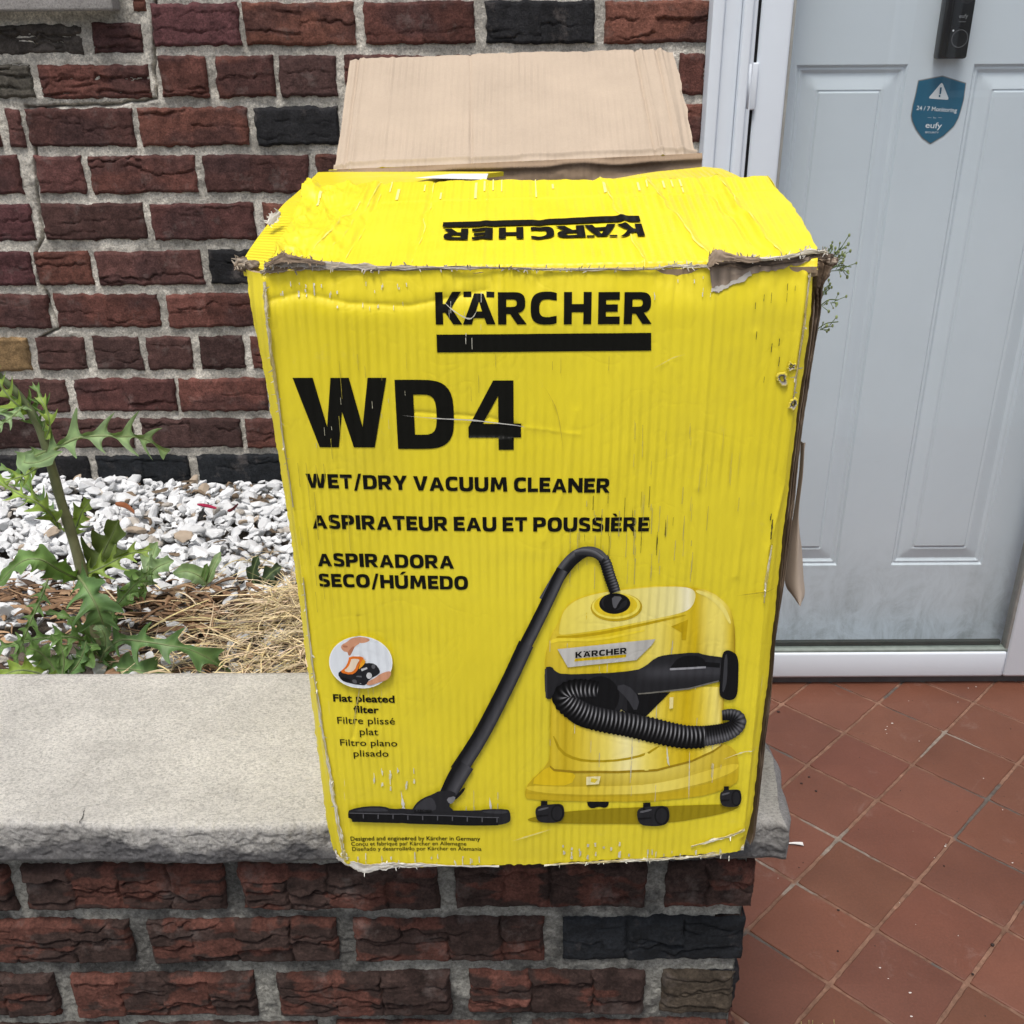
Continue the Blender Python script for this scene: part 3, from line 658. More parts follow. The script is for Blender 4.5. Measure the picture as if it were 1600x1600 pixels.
for a_, wd, col in (([(380, 630), (372, 665), (360, 690), (353, 712)], .0007, (.06, .055, .05)), ([(290, 590), (390, 470), (545, 345)], .0005, (.70, .68, .64)), ([(330, 625), (420, 622), (470, 605), (520, 570)], .0008, (.72, .70, .66)), ([(440, 530), (490, 490)], .0010, (.75, .73, .70)), ([(550, 350), (700, 352), (800, 345)], .0006, (.70, .68, .64)), ([(1340, 372), (1370, 360), (1400, 365)], .0009, (.74, .72, .68)), ([(40, 310), (70, 328), (120, 325)], .0006, (.7, .68, .64)), ([(920, 270), (950, 290), (965, 318)], .0006, (.70, .68, .64)), ([(1155, 440), (1190, 436), (1225, 430)], .0012, (.72, .70, .66)), ([(280, 688), (300, 676)], .0016, (.76, .74, .7)), ([(170, 692), (240, 682)], .0008, (.72, .7, .66)), ([(590, 128), (606, 122)], .0012, (.78, .77, .74)), ([(800, 560), (1000, 570), (1150, 585)], .0004, (.68, .66, .62)), ([(540, 480), (720, 420), (900, 410)], .0004, (.68, .66, .62))):
    scratch([C1(*q) for q in a_], wd, col, int(wd * 1e5))
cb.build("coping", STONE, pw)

rb = MB(); rb.box(.108, .252, 1.0, YW - .012, .5795, .6225, .004, 0, (.66, .64, .60)); rb.build("coping", STONE, pw)
# ------------------------------------------------------------------ door casing, storm door, entry door
YD = 1.880
X_ = lambda px, y=0, Y=YD: atY(px, y, Y)[0]
cas = thing("door_casing", (.38, YW, 0), "white moulded wood casing between the brick wall and the glass storm door", "door frame")
c = MB(); x0 = XR; XS0 = X_(1190.5, 0)
for a, b, y in ((.000, .020, 1.868), (.0205, .050, 1.876), (.0505, .066, 1.862), (.0665, XS0 - x0 - .0062, 1.872)):
    c.box(x0 + a, x0 + b, y, YW + .12, 0.0, 2.10, .003)
c.build("side_casing", TRIM, cas)
c = MB(); c.box(x0, 1.49, 1.866, YW + .12, 2.101, 2.20, .004); c.build("head_casing", TRIM, cas)
XG0, XG1 = X_(1242, 0), atY(1577, 1012, YD)[0]
XS0 = X_(1190.5, 0)
ZR1 = atY(1400, 1020, YD)[2]
c = MB(); c.box(XG1 + .095, XG1 + .16, 1.866, YW + .12, 0, 2.10, .004); c.build("side_casing", TRIM, cas)
c = MB(); c.box(x0 + .005, XG1 + .155, 1.897, YW + .14, -.004, .0195, .004, 0, (.12, .12, .12)); c.build("threshold", GASK, cas)

sdoor = thing("storm_door", ((XG0 + XG1) / 2, YD, .03), "white framed glass storm door closed over the panelled entry door", "storm door")
def frame_part(name, x0, x1, z0, z1, yo=0.0):
    m = MB(); m.box(x0, x1, YD + yo, YD + .034, z0, z1, .006); return m.build(name, WHITE, sdoor)
frame_part("hinge_stile", XS0, XG0, .022, 2.09); frame_part("latch_stile", XG1, XG1 + .09, .022, 2.09)
frame_part("bottom_rail", XG0 + .0005, XG1 - .0005, .022, ZR1, .0004); frame_part("top_rail", XG0 + .0005, XG1 - .0005, 1.98, 2.09, .0004)
m = MB(); m.add([(XG0 - .002, YD + .014, ZR1 - .01), (XG1 + .002, YD + .014, ZR1 - .01), (XG1 + .002, YD + .014, 1.99), (XG0 - .002, YD + .014, 1.99)], [[0, 1, 2, 3]]); m.build("glass_pane", GLASS, sdoor, smooth=False)
m = MB()
for a in ((XG0 - .001, XG0 + .005, ZR1, 1.985), (XG1 - .005, XG1 + .001, ZR1, 1.985)): m.box(a[0], a[1], YD + .005, YD + .028, a[2], a[3], .001, 0, (.30, .30, .28))
m.box(XG0, XG1, YD + .004, YD + .028, ZR1 - .002, ZR1 + .005, .001, 0, (.20, .23, .21)); m.box(XG0 + .01, XG1 - .01, YD + .020, YD + .030, ZR1 + .005, ZR1 + .016, .001, 0, (.035, .045, .042))
m.build("glazing_gasket", GASK, sdoor)
for zt, zb in ((atY(1173, 98, YD - .006)[2], atY(1168, 172, YD - .006)[2]), (.35, .27), (1.95, 1.87)):
    m = MB(); xh = (XS0 + x0 + .0905) / 2
    m.box(XS0 - .012, XS0 + .003, YD - .007, YD + .01, zb, zt, .0025, 0, (1, 1, 1)); m.tube([(XS0 - .011, YD - .004, zb + .002), (XS0 - .011, YD - .004, zt - .002)], .0045, 10); m.build("hinge", TRIM, sdoor)
m = MB(); m.box(XS0 - .0075, XS0 + .002, YD + .0035, YD + .036, .02, 2.09, 0, 0, (.004, .004, .005)); m.build("dark_seal", GASK, sdoor, smooth=False)
px_, py_ = 1147, 227
p = atY(px_, py_, 1.876); m = MB(); m.tube([p + [0, .003, 0], p + [0, -.002, 0]], .0035, 12, 0, (.4, .4, .42)); m.build("screw", GASK, cas)

YE = 1.965                                    # entry door face
ed = thing("entry_door", (.80, YE, .03), "white six panel entry door with grimy bottom edge behind the storm glass", "door")
P_ = lambda px, y: atY(px, y, YE)
EX0, EX1 = .40, 1.26
panels = []                                   # (x0,x1,z0,z1) outer groove rectangles
zb, zt = P_(1390, 883)[2], P_(1390, 101)[2]
xo = [P_(1392, 883)[0], P_(1534, 881)[0], P_(1308, 883)[0]]
wP = xo[1] - xo[0]
panels += [(xo[0], xo[1], zb, zt), (xo[2] - wP, xo[2], zb, zt)]
zu = zt + .17
panels += [(xo[0], xo[1], zu, zu + .34), (xo[2] - wP, xo[2], zu, zu + .34)]
# profile of a raised panel: outer ogee groove, flat field margin, bevel up to the raised centre
def door_depth(x, z):
    d = np.zeros_like(x)
    for (a, b, c_, e) in panels:
        q = np.minimum(np.minimum(x - a, b - x), np.minimum(z - c_, e - z))      # distance inside the rectangle
        pr = np.interp(q, [-.001, .0, .004, .0075, .011, .014], [0, 0, .0045, .0030, .0055, .0068])
        pr = np.where(q > .014, np.interp(q, [.014, .041, .042, .0435, .045], [.0068, .0016, .0028, .0028, .0004]), pr)
        d = np.where(q > 0, pr, d)
    return d * 1.2
def axis(cuts, lo, hi, step):
    s_ = set(np.round(np.arange(lo, hi, step), 5)) | {lo, hi}
    for c_ in cuts:
        for o in (-.001, 0, .002, .004, .0058, .0075, .0092, .011, .0125, .014, .0143, .020, .028, .036, .041, .042, .0435, .045, .047):
            s_ |= {round(c_ + o, 5), round(c_ - o, 5)}
    return np.array(sorted(q for q in s_ if lo <= q <= hi))
ax_ = axis([p[0] for p in panels] + [p[1] for p in panels], EX0, EX1, .02); az_ = axis([p[2] for p in panels[::2]] + [p[3] for p in panels[::2]], .025, 2.06, .02)
DX, DZ = np.meshgrid(ax_, az_, indexing='ij')
m = MB(); m.grid(np.stack([DX, YE + door_depth(DX, DZ), DZ], -1)); m.box(EX0, EX1, YE + .012, YE + .045, .025, 2.06)
m.build("door_leaf", DOORM, ed)
m = MB(); m.box(EX0 - .04, EX1 + .06, YE + .05, YE + .06, 0, 2.1, 0, 0, (.02, .02, .02)); m.box(EX0 - .03, EX1 + .04, 1.925, YE - .003, .0, .026, .002, 0, (.11, .12, .115)); m.build("sill_plate", GASK, ed)
m = MB(); m.box(.423, EX0 - .002 + .03, 1.925, YE - .004, .02, 2.09, .001); m.build("door_stop", TRIM, ed)

# black camera doorbell on the centre stile of the entry door
bt = thing("video_doorbell", tuple(P_(1478, 92)), "black camera doorbell with a ring button on the white door", "doorbell")
b0, b1 = P_(1457, 92), P_(1501, 92); zt_ = b0[2] + .132; bw = b1[0] - b0[0]; bx0 = b0[0]
m = MB(); m.box(bx0, bx0 + bw, YE - .026, YE + .001, b0[2], zt_, .005, 0, (.006, .0065, .008)); m.build("housing", BLKP, bt)
m = MB(); m.box(bx0 + .0105, bx0 + bw - .002, YE - .0285, YE - .0262, b0[2] + .003, zt_ - .003, .001, 0, (.004, .0045, .0055)); m.build("faceplate", BLKP, bt)
def ring(mb, cx, cz, y, r0, r1, col, n=40, a0=0, a1=360, asp=1):
    a = np.radians(np.linspace(a0, a1, n)); mb.grid(np.stack([np.stack([cx + r * np.cos(a), np.full(n, y), cz + asp * r * np.sin(a)], 1) for r in (r0, r1)]), 0, col)
yb = YE - .0288; xm = bx0 + .006 + bw / 2
m = MB(); ring(m, xm, b0[2] + .032, yb, .0132, .0141, (.16, .16, .17)); ring(m, xm - .0132, b0[2] + .0445, yb - .0001, 0, .0016, (.75, .75, .75), 10); m.build("button", INK, bt)
m = MB(); ring(m, xm + .002, b0[2] + .098, yb, 0.0, .0055, (.03, .032, .036)); ring(m, xm + .002, b0[2] + .098, yb - .0002, .0062, .0075, (.05, .05, .055)); ring(m, xm + .002, b0[2] + .098, yb - .0002, .009, .0125, (.022, .022, .025)); m.build("lens", BLKP, bt)
def put_text(mb, s, x0, x1, z0, cap, y, col, bold=0.0, z1=None, up=None, fn=None):
    V, T = text2d(s, bold)
    v = np.stack([x0 + V[:, 0] * (x1 - x0), np.full(len(V), y), z0 + V[:, 1] * cap + (0 if z1 is None else V[:, 0] * (z1 - z0))], 1); mb.add(v, T, 0, col)
m = MB(); put_text(m, "eufy", xm - .0068, xm + .0082, b0[2] + .0640, .0062, yb, (.20, .20, .21), .01); m.box(xm - .006, xm + .006, yb, yb + .0002, b0[2] + .0575, b0[2] + .0588, 0, 0, (.12, .12, .13)); m.build("lettering", INK, bt, smooth=False)

# shield sticker on the storm door glass
YG = YE - .0012
S4 = lambda x, y: atY(1400 + x / 6.155, y / 6.155, YG)
st = thing("security_sticker", tuple(S4(330, 1385)), "teal shield-shaped warning sticker on the white door, seen through the storm glass", "sticker")
out = [(213, 772), (450, 726), (677, 797), (655, 960), (628, 1060), (604, 1135), (560, 1215), (460, 1310), (330, 1388), (250, 1330), (190, 1248), (152, 1165), (143, 1110), (160, 1010), (190, 890)]
def flat(mb, pts, y, col, conv):
    L = [[conv(*p)[[0, 2]] for p in pts]]; V, T = tess(L); mb.add(np.stack([V[:, 0], np.full(len(V), y), V[:, 1]], 1), T, 0, col)
mc = np.array([400., 1040.]); inn = [tuple(mc + (np.array(p) - mc) * .968) for p in out]
m = MB(); flat(m, out, YG + .0006, (.24, .25, .25), S4); m.build("border", INK, st, smooth=False)
m = MB(); flat(m, inn, YG + .0002, (.022, .125, .215), S4); m.build("field", INK, st, smooth=False)
m = MB(); tri = arc(438, 812, 16, 14, 200, 340, 6) ; tri = [(425, 808), (438, 797), (450, 806), (503, 940), (503, 955), (490, 960), (330, 948), (318, 942), (322, 930)]
flat(m, tri, YG - .0001, (.72, .75, .78), S4); m.build("warning_triangle", INK, st, smooth=False)
m = MB(); flat(m, [(422, 840), (440, 841), (431, 905), (417, 904)], YG - .0004, (.03, .12, .2), S4); flat(m, [(412, 913), (426, 915), (424, 934), (410, 932)], YG - .0004, (.03, .12, .2), S4)
def st_text(s, x0, x1, yl, yr, caph, col, bold):
    a, b = S4(x0, yl), S4(x1, yr); put_text(m, s, a[0], b[0], a[2], caph, YG - .0003, col, bold, b[2])
st_text("24 / 7 Monitoring", 195, 583, 1057, 1082, .0072, (.62, .68, .74), .022)
st_text("by", 357, 386, 1137, 1139, .0026, (.55, .62, .68), 0); st_text("aufy".replace("aufy", "eufy"), 280, 438, 1229, 1236, .0098, (.70, .75, .8), .012); st_text("SECURITY", 276, 410, 1280, 1284, .0030, (.62, .68, .74), .01)
for a in ((303, 340), (405, 440)): flat(m, [(a[0], 1129), (a[1], 1131), (a[1], 1134), (a[0], 1132)], YG - .0003, (.5, .57, .63), S4)
m.build("lettering", INK, st, smooth=False)
# ================================================================== PLANTING BED
ZB = .482
rng = np.random.default_rng(11)
def ico(sub):
    bm = bmesh.new(); bmesh.ops.create_icosphere(bm, subdivisions=sub, radius=1); bm.verts.index_update()
    v = np.array([q.co[:] for q in bm.verts]); f = np.array([[q.index for q in t.verts] for t in bm.faces]); bm.free(); return v, f
IV, IF = ico(3)
protos = []
for k in range(26):
    nrm = unit(rng.normal(size=(11, 3))); d = rng.uniform(.48, .92, 11)
    den = IV @ nrm.T; r = np.where(den > .05, d / np.maximum(den, .05), 9).min(1); r = np.minimum(r, 1.08)
    V = IV * r[:, None] * np.array([1.0, rng.uniform(.55, .9), rng.uniform(.30, .50)])
    V = V * (1 + .012 * fbm(IV[:, 0] * 3 + k, IV[:, 1] * 3 + IV[:, 2], k, 2))[:, None]; protos.append(V)
def rotm(e):
    a, b, c = e; ca, sa, cb_, sb_, cc, sc = math.cos(a), math.sin(a), math.cos(b), math.sin(b), math.cos(c), math.sin(c)
    return np.array([[cc, -sc, 0], [sc, cc, 0], [0, 0, 1]]) @ np.array([[cb_, 0, sb_], [0, 1, 0], [-sb_, 0, cb_]]) @ np.array([[1, 0, 0], [0, ca, -sa], [0, sa, ca]])
def zmound(x, y):                            # lie of the bed surface
    return ZB - .012 + .018 * sstep(1.55, 1.88, y) + .012 * vn(x * 6, y * 6, 90) + .006 * vn(x * 17, y * 17, 92)
grv = MB(); zones = 0
def mulchband(x, y): return np.exp(-((y - 1.425 - .03 * vn(x * 5, 0, 95)) / .045) ** 2) * sstep(-.12, -.28, x)
for lay in range(3):
    n = 3000
    for _ in range(n):
        x, y = rng.uniform(-1.15, .11), rng.uniform(1.03, 1.9)
        if x < -1.02 and rng.random() < .8: continue
        if rng.random() < .85 * mulchband(x, y) or (y < 1.385 and rng.random() < .80): continue
        if rng.random() < .45 and y > 1.74 and x > -.35: continue
        r = np.clip(rng.lognormal(math.log(.0117), .36), .005, .026)
        tiltk = .35 if lay < 2 else .5
        M_ = rotm((rng.normal(0, tiltk), rng.normal(0, tiltk), rng.uniform(0, 6.28)))
        z = zmound(x, y) + (lay - 1.3) * .0095 + rng.normal(0, .003)
        V = protos[rng.integers(0, 26)] * r @ M_.T + np.array([x, y, z])
        t = rng.random()
        c = np.array([.67, .68, .69]) * rng.uniform(.74, 1.10) if t < .93 else (np.array([.48, .44, .39]) * rng.uniform(.7, 1.1) if t < .97 else np.array([.36, .29, .22]))
        grv.add(V, IF, 0, c)
tag(grv.build("gravel", PEB, orig=(-.5, 1.5, ZB), smooth=False), "white marble gravel chips spread along the foot of the house wall", "gravel", kind="stuff")

# bark mulch: a strip of shredded bark between gravel and coping
mu = MB()
def shred(mb, p, yaw, L, wd, col, lift=.006, bend=.3, n=7, pitch=0.0, th=.3):
    t = np.linspace(-.5, .5, n); b = bend * L
    x = t * L; y = b * (t ** 2) * 2 * rng.choice([-1, 1]) + .12 * wd * rng.normal(size=n); z = lift * (1 - (2 * t) ** 2) * rng.uniform(-.2, 1) + x * pitch
    ww = wd * (1 - .55 * np.abs(2 * t) ** 3) * rng.uniform(.8, 1.15, n)
    c, s_ = math.cos(yaw), math.sin(yaw); roll = rng.normal(0, .5)
    cs = np.array([(-.5, 0), (0, th), (.5, 0), (0, -th)])
    P = []
    for i in range(n):
        q = [(x[i], y[i] + a * ww[i] * math.cos(roll) - h * ww[i] * math.sin(roll), z[i] + a * ww[i] * math.sin(roll) + h * ww[i] * math.cos(roll)) for a, h in cs]; q.append(q[0]); P.append(q)
    P = np.array(P); Q = np.stack([P[..., 0] * c - P[..., 1] * s_, P[..., 0] * s_ + P[..., 1] * c, P[..., 2]], -1) + np.array(p)
    mb.grid(Q, 0, col)
for _ in range(1300):
    x = rng.uniform(-1.0, .08); y = 1.425 + .03 * vn(x * 5, 0, 95) + rng.normal(0, .036)
    if rng.random() < .42: y = rng.uniform(1.03, 1.45)
    t = rng.random(); c = np.array([.21, .125, .072]) if t < .5 else (np.array([.34, .22, .13]) if t < .8 else np.array([.07, .045, .03]))
    shred(mu, (x, y, zmound(x, y) + rng.uniform(.0, .016)), rng.normal(0, .55), rng.uniform(.015, .075), rng.uniform(.003, .010), c * rng.uniform(.7, 1.25), .006, .25)
for _ in range(130):                         # dead leaf crumbs caught in the gravel
    x, y = rng.uniform(-.75, .08), rng.uniform(1.5, 1.89)
    if rng.random() < .5: y = rng.uniform(1.76, 1.89)
    shred(mu, (x, y, zmound(x, y) + rng.uniform(.004, .016)), rng.uniform(0, 3), rng.uniform(.012, .035), rng.uniform(.004, .012), np.array([.17, .125, .085]) * rng.uniform(.5, 1.2), .006, .3)
tag(mu.build("bark_mulch", STRAW, orig=(-.4, 1.4, ZB)), "shredded brown bark mulch strewn in front of the white gravel", "mulch", kind="stuff")

# straw heap against the box
stw = MB()
def zstraw(x, y): return .062 * np.exp(-(((x + .19) / .20) ** 2 + ((y - 1.33) / .17) ** 2)) 
for _ in range(2700):
    x, y = -.19 + rng.normal(0, .125), 1.31 + rng.normal(0, .125)
    if rng.random() < .12: x, y = rng.uniform(-.6, .08), rng.uniform(1.05, 1.5)
    if not (-.62 < x < .10 and 1.04 < y < 1.62): continue
    hgt = float(zstraw(x, y)); z = zmound(x, y) + hgt * rng.uniform(.1, 1.0) ** .5 + .004
    yaw = rng.normal(.30, .75) if rng.random() < .75 else rng.uniform(-1.5, 1.5)
    c = np.array([.72, .59, .37]) * rng.uniform(.40, 1.15) * np.array([1, rng.uniform(.93, 1.04), rng.uniform(.8, 1.1)])
    shred(stw, (x, y, z), yaw, rng.uniform(.04, .15), rng.uniform(.0009, .0028), c, .014, .16, 7, rng.normal(0, .24), .35)
tag(stw.build("straw", STRAW, orig=(-.17, 1.33, ZB)), "loose heap of dry yellow straw beside the box", "straw", kind="stuff")
for nm, lab, pts, wd, c in (("dead_leaf", "curled orange dead leaf lying on the white gravel", [(180, 788), (196, 791), (210, 802)], .010, (.30, .105, .04)),
                            ("plastic_scrap", "thin strip of crimson plastic lying on the white gravel", [(308, 789), (322, 791), (338, 795)], .006, (.28, .015, .05)),
                            ("twig", "red-brown twig end lying on the white gravel near the wall", [(355, 799), (362, 797), (372, 788)], .006, (.12, .02, .025))):
    P = spline([atZ(px, py, .512) for px, py in pts], 9); m = MB()
    sd2 = np.array([0, .35, .94]); rr = np.array([-1, -.4, .4, 1.0])
    Q = P[:, None] + sd2 * (rr[None, :, None] * (wd / 2) * (1 - .5 * np.abs(np.linspace(-1, 1, 9)) ** 3)[:, None, None]) + np.array([0, 1, 0]) * (.002 * (rr ** 2))[None, :, None]
    m.sheet(Q, (0, .0009, 0), 0, c, 0, c); tag(m.build(nm, LEAF if "leaf" in nm else STRAW, orig=tuple(P[4])), lab, nm.replace("_", " "))

# ------------------------------------------------------------------ weeds
def leaf(mb, pts, W, lobes, lo, nhint, col, seed, n=110, phase=0.0, cup=.25, back=.35, env=(.55, .8), spine=.25):
    rg = np.random.default_rng(seed)
    P = spline(pts, n); T = unit(np.gradient(P, axis=0)); nh = np.array(nhint, float)
    S = unit(np.cross(T, nh)); Nn = unit(np.cross(S, T)); t = np.linspace(0, 1, n)
    L = np.linalg.norm(np.diff(P, axis=0), axis=1).sum()
    envl = np.clip(t / .12, 0, 1) ** .7 * np.sin(np.pi * np.clip(.08 + .92 * t, 0, 1) ** env[1]) ** env[0]; envl[-1] = 0
    cols = np.array([0, .25, .5, .78, 1.0])
    for sgn in (-1, 1):
        lw = t * lobes + phase + (.5 if sgn > 0 else 0) * .3
        k = np.floor(lw).astype(int); u = lw - k
        amp = np.array([rg.uniform(.72, 1.12) for _ in range(k.max() + 2)])[k]
        pw_ = 3.4 if lo < .18 else (2.6 if lo < .27 else 1.3)
        tooth = np.where(u < .62, (u / .62) ** pw_, ((1 - u) / .38) ** (pw_ + .2))                # forward pointed lobes
        u2 = (lw * 3.0) % 1; fine = np.where(u2 < .6, u2 / .6, (1 - u2) / .4)
        wv = W * envl * (lo + (1 - lo) * tooth * amp + spine * .35 * fine * (.4 + .6 * tooth))
        wav = W * .16 * np.sin(lw * 2 * np.pi * 1.0 + seed) * envl
        G = P[:, None] + sgn * S[:, None] * (wv[:, None] * cols)[..., None] + T[:, None] * ((wv * back * tooth)[:, None] * cols ** 1.5)[..., None] \
            + Nn[:, None] * ((wv[:, None] * cup * cols ** 1.3) + wav[:, None] * cols ** 2)[..., None]
        c = np.array(col) * (1 + .25 * fbm(t * 9, 0 * t, seed, 3))[:, None, None] * np.ones((n, 5, 1))
        c = c * np.array([2.3, 1.35, 1.0, .95, 1.1])[None, :, None] * (1 if sgn > 0 else .93); c[:, 0] = c[:, 0] * .4 + np.array([.22, .27, .13]) * .6
        mb.grid(G, 0, np.clip(c, 0, 1), flip=sgn < 0)
    mb.tube(P[:-2], np.linspace(W * .055 + .0006, .0004, n - 2), 5, 0, (.24, .30, .14), False)
DG, MG, YG2, PG = (.108, .200, .070), (.135, .235, .070), (.225, .325, .060), (.185, .275, .125)
TY = 1.25
A = lambda x, y, dy=0.0: atY(x, y, TY + dy)
tp = A(168, 1062); tp[2] = ZB - .01
th = thing("sow_thistle", tuple(tp), "tall spiny green sow thistle with a thick stem growing behind the coping", "weed")
m = MB(); sp = spline([A(172, 1085), A(158, 1035), A(147, 990), A(139, 940), A(128, 893), A(112, 835), A(96, 785), A(82, 735), A(68, 685), A(52, 650), A(30, 618), A(2, 590), A(-20, 570)], 70)
tt = np.linspace(0, 1, 70); cst = np.array([.27, .25, .15]) * (1 - tt)[:, None] + np.array([.085, .125, .050]) * tt[:, None]
m.tube(sp, np.interp(tt, [0, .3, .7, 1], [.0082, .0074, .0056, .0036]) * (1 + .05 * np.sin(tt * 60)), 12, 0, cst); m.build("stem", STEM, th)
CF = (0.0, -.80, .6); UPN = (0, -.35, 1)
def L_(pts, W, lobes, lo, n_, col, seed, **k):
    m = MB(); leaf(m, [A(*p) for p in pts], W, lobes, lo, n_, col, seed, **k); return m.build("leaf", LEAF, th)
L_([(66, 716, 0), (90, 700, -.02), (118, 686, -.03), (150, 681, -.035), (185, 682, -.03), (212, 683, -.02), (235, 690, -.01), (262, 708, 0)], .036, 5.6, .06, CF, PG, 1, back=.55, env=(.35, .7), cup=.5)
L_([(72, 705, -.005), (52, 714, -.02), (38, 722, -.035), (60, 722, -.05), (98, 705, -.05)], .020, 4, .4, CF, PG, 2)
L_([(62, 668, 0), (45, 640, .01), (30, 632, .01), (-20, 652, -.01)], .026, 5, .12, CF, MG, 3, back=.6)
L_([(66, 676, 0), (72, 650, -.01), (66, 625, -.01), (50, 596, 0)], .016, 4, .10, CF, MG, 4, back=.8)
L_([(50, 648, 0), (22, 628, -.01), (0, 600, -.01), (-8, 570, 0)], .020, 5, .10, CF, YG2, 5, back=.8)
L_([(70, 690, 0), (78, 665, -.02), (72, 640, -.02), (58, 612, -.01)], .014, 3, .15, CF, YG2, 25, back=.9)
L_([(40, 632, 0), (20, 650, -.03), (-5, 668, -.04)], .022, 4, .12, CF, PG, 26, back=.5)
L_([(93, 826, 0), (82, 806, -.02), (55, 783, -.03), (30, 772, -.02), (-20, 742, 0)], .024, 6, .12, CF, YG2, 6, back=.6)
L_([(88, 800, .01), (66, 786, .04), (40, 756, .05), (20, 738, .05), (-10, 728, .05)], .018, 5, .14, CF, MG, 7, back=.7)
L_([(60, 730, .02), (40, 742, .03), (12, 752, .02), (-20, 770, .0)], .018, 5, .12, CF, YG2, 27, back=.6)
L_([(122, 905, 0), (95, 892, -.03), (62, 874, -.05), (30, 880, -.05), (-8, 918, -.03)], .020, 5, .45, CF, MG, 8, spine=.5)
L_([(122, 900, -.012), (133, 915, -.04), (150, 945, -.055), (160, 972, -.05), (164, 978, -.035)], .033, 5.0, .32, (.1, -1, .35), DG, 10, back=.45, spine=.5)
L_([(128, 908, 0), (152, 880, .02), (168, 850, .03), (186, 812, .03)], .034, 4, .35, (.0, -1, .4), (.085, .125, .03), 12, back=.5)
L_([(128, 900, 0), (160, 886, .01), (200, 866, .02), (240, 858, .02)], .024, 5, .16, CF, YG2, 13, back=.6)
L_([(110, 840, 0), (120, 822, .02), (128, 800, .02), (142, 780, .02)], .020, 4, .3, CF, YG2, 14)
L_([(150, 985, .01), (172, 960, .03), (200, 925, .05), (224, 902, .06), (240, 888, .06)], .020, 6, .2, CF, MG, 15, back=.6)
L_([(152, 1040, -.01), (168, 1015, -.02), (190, 1000, -.03), (222, 1002, -.04), (262, 1008, -.045), (305, 1018, -.04), (365, 1052, -.02)], .034, 5.2, .16, CF, DG, 16, back=.55, env=(.35, .95), spine=.4)
L_([(160, 1048, 0), (190, 1045, -.03), (235, 1050, -.04), (275, 1062, -.02)], .026, 4, .4, CF, DG, 17)
L_([(150, 1012, 0), (128, 980, -.02), (100, 962, -.03), (68, 955, -.02)], .010, 5, .3, CF, MG, 18)
L_([(140, 1003, 0), (108, 995, -.02), (60, 998, -.03), (10, 1010, -.02), (-25, 1025, 0)], .022, 7, .14, CF, MG, 19, back=.5)
L_([(75, 905, -.01), (62, 940, -.03), (45, 978, -.04), (30, 1020, -.03), (10, 1062, -.01)], .020, 8, .12, CF, MG, 20, back=.5)
L_([(152, 1030, 0), (142, 1010, -.02), (136, 1030, -.03), (122, 1050, -.02)], .018, 4, .35, CF, MG, 21)
L_([(156, 1030, -.01), (165, 1005, -.02), (160, 985, -.02), (150, 975, -.01)], .016, 4, .4, CF, PG, 22)
def weed(name, base, lab, leaves, TYw, cat="weed"):
    r = thing(name, tuple(base), lab, cat)
    for pts, W, lobes, lo, n_, col, sd_ in leaves:
        m = MB(); leaf(m, [atY(x, y, TYw + dy) for x, y, dy in pts], W, lobes, lo, n_, col, sd_, n=60); m.build("leaf", LEAF, r)
    return r
wb = atY(325, 905, 1.47); wb[2] = ZB
weed("seedling", wb, "small pale broad-leaved seedling sprouting in the white gravel", [
    ([(322, 912, 0), (312, 900, 0), (292, 893, .0), (270, 896, 0)], .016, 2, .8, CF, PG, 31), ([(322, 912, 0), (330, 893, 0), (338, 876, .01), (345, 862, .02)], .009, 2, .7, CF, PG, 32), ([(322, 914, 0), (318, 908, 0), (322, 890, 0), (324, 880, 0)], .007, 2, .7, CF, MG, 33)], 1.47)
wb = atY(232, 905, 1.42); wb[2] = ZB
weed("groundsel", wb, "blurred grey-green weed with lobed leaves behind the thistle", [
    ([(228, 915, 0), (236, 895, 0), (250, 884, 0), (272, 876, 0)], .022, 3, .5, CF, PG, 34), ([(228, 915, 0), (230, 890, 0), (238, 868, .02), (246, 846, .03)], .018, 3, .4, CF, PG, 35), ([(228, 915, 0), (215, 905, 0), (205, 925, -.01), (200, 950, -.02)], .020, 4, .35, CF, MG, 36), ([(228, 915, 0), (224, 925, 0), (214, 938, 0), (206, 966, 0)], .016, 4, .3, CF, MG, 37)], 1.42)
wb = atY(95, 1052, 1.22); wb[2] = ZB
weed("young_thistle", wb, "low young thistle seedling with toothed leaves left of the tall thistle stem", [
    ([(95, 1065, 0), (78, 1035, 0), (60, 1018, -.01), (40, 1012, -.02)], .022, 4, .3, CF, MG, 38), ([(95, 1065, 0), (100, 1035, 0), (95, 1010, 0), (80, 990, 0)], .018, 4, .3, CF, MG, 39), ([(95, 1065, 0), (120, 1040, 0), (130, 1020, 0), (135, 1000, 0)], .018, 4, .3, CF, DG, 40), ([(95, 1065, 0), (55, 1050, -.01), (25, 1048, -.02), (-5, 1060, -.02)], .020, 5, .3, CF, YG2, 41)], 1.22)
wb = atY(410, 1000, 1.40); wb[2] = ZB
weed("trailing_weed", atY(410, 905, 1.5) * [1, 1, 0] + [0, 0, ZB], "small dark weed half hidden in straw beside the box", [
    ([(405, 925, 0), (415, 905, 0), (428, 892, 0), (440, 885, 0)], .016, 3, .5, CF, (.045, .07, .035), 42), ([(405, 925, 0), (395, 905, 0), (398, 885, 0), (404, 868, 0)], .014, 3, .5, CF, (.05, .08, .04), 43), ([(405, 925, 0), (420, 915, 0), (435, 910, 0)], .016, 3, .5, CF, (.045, .07, .035), 44)], 1.5)

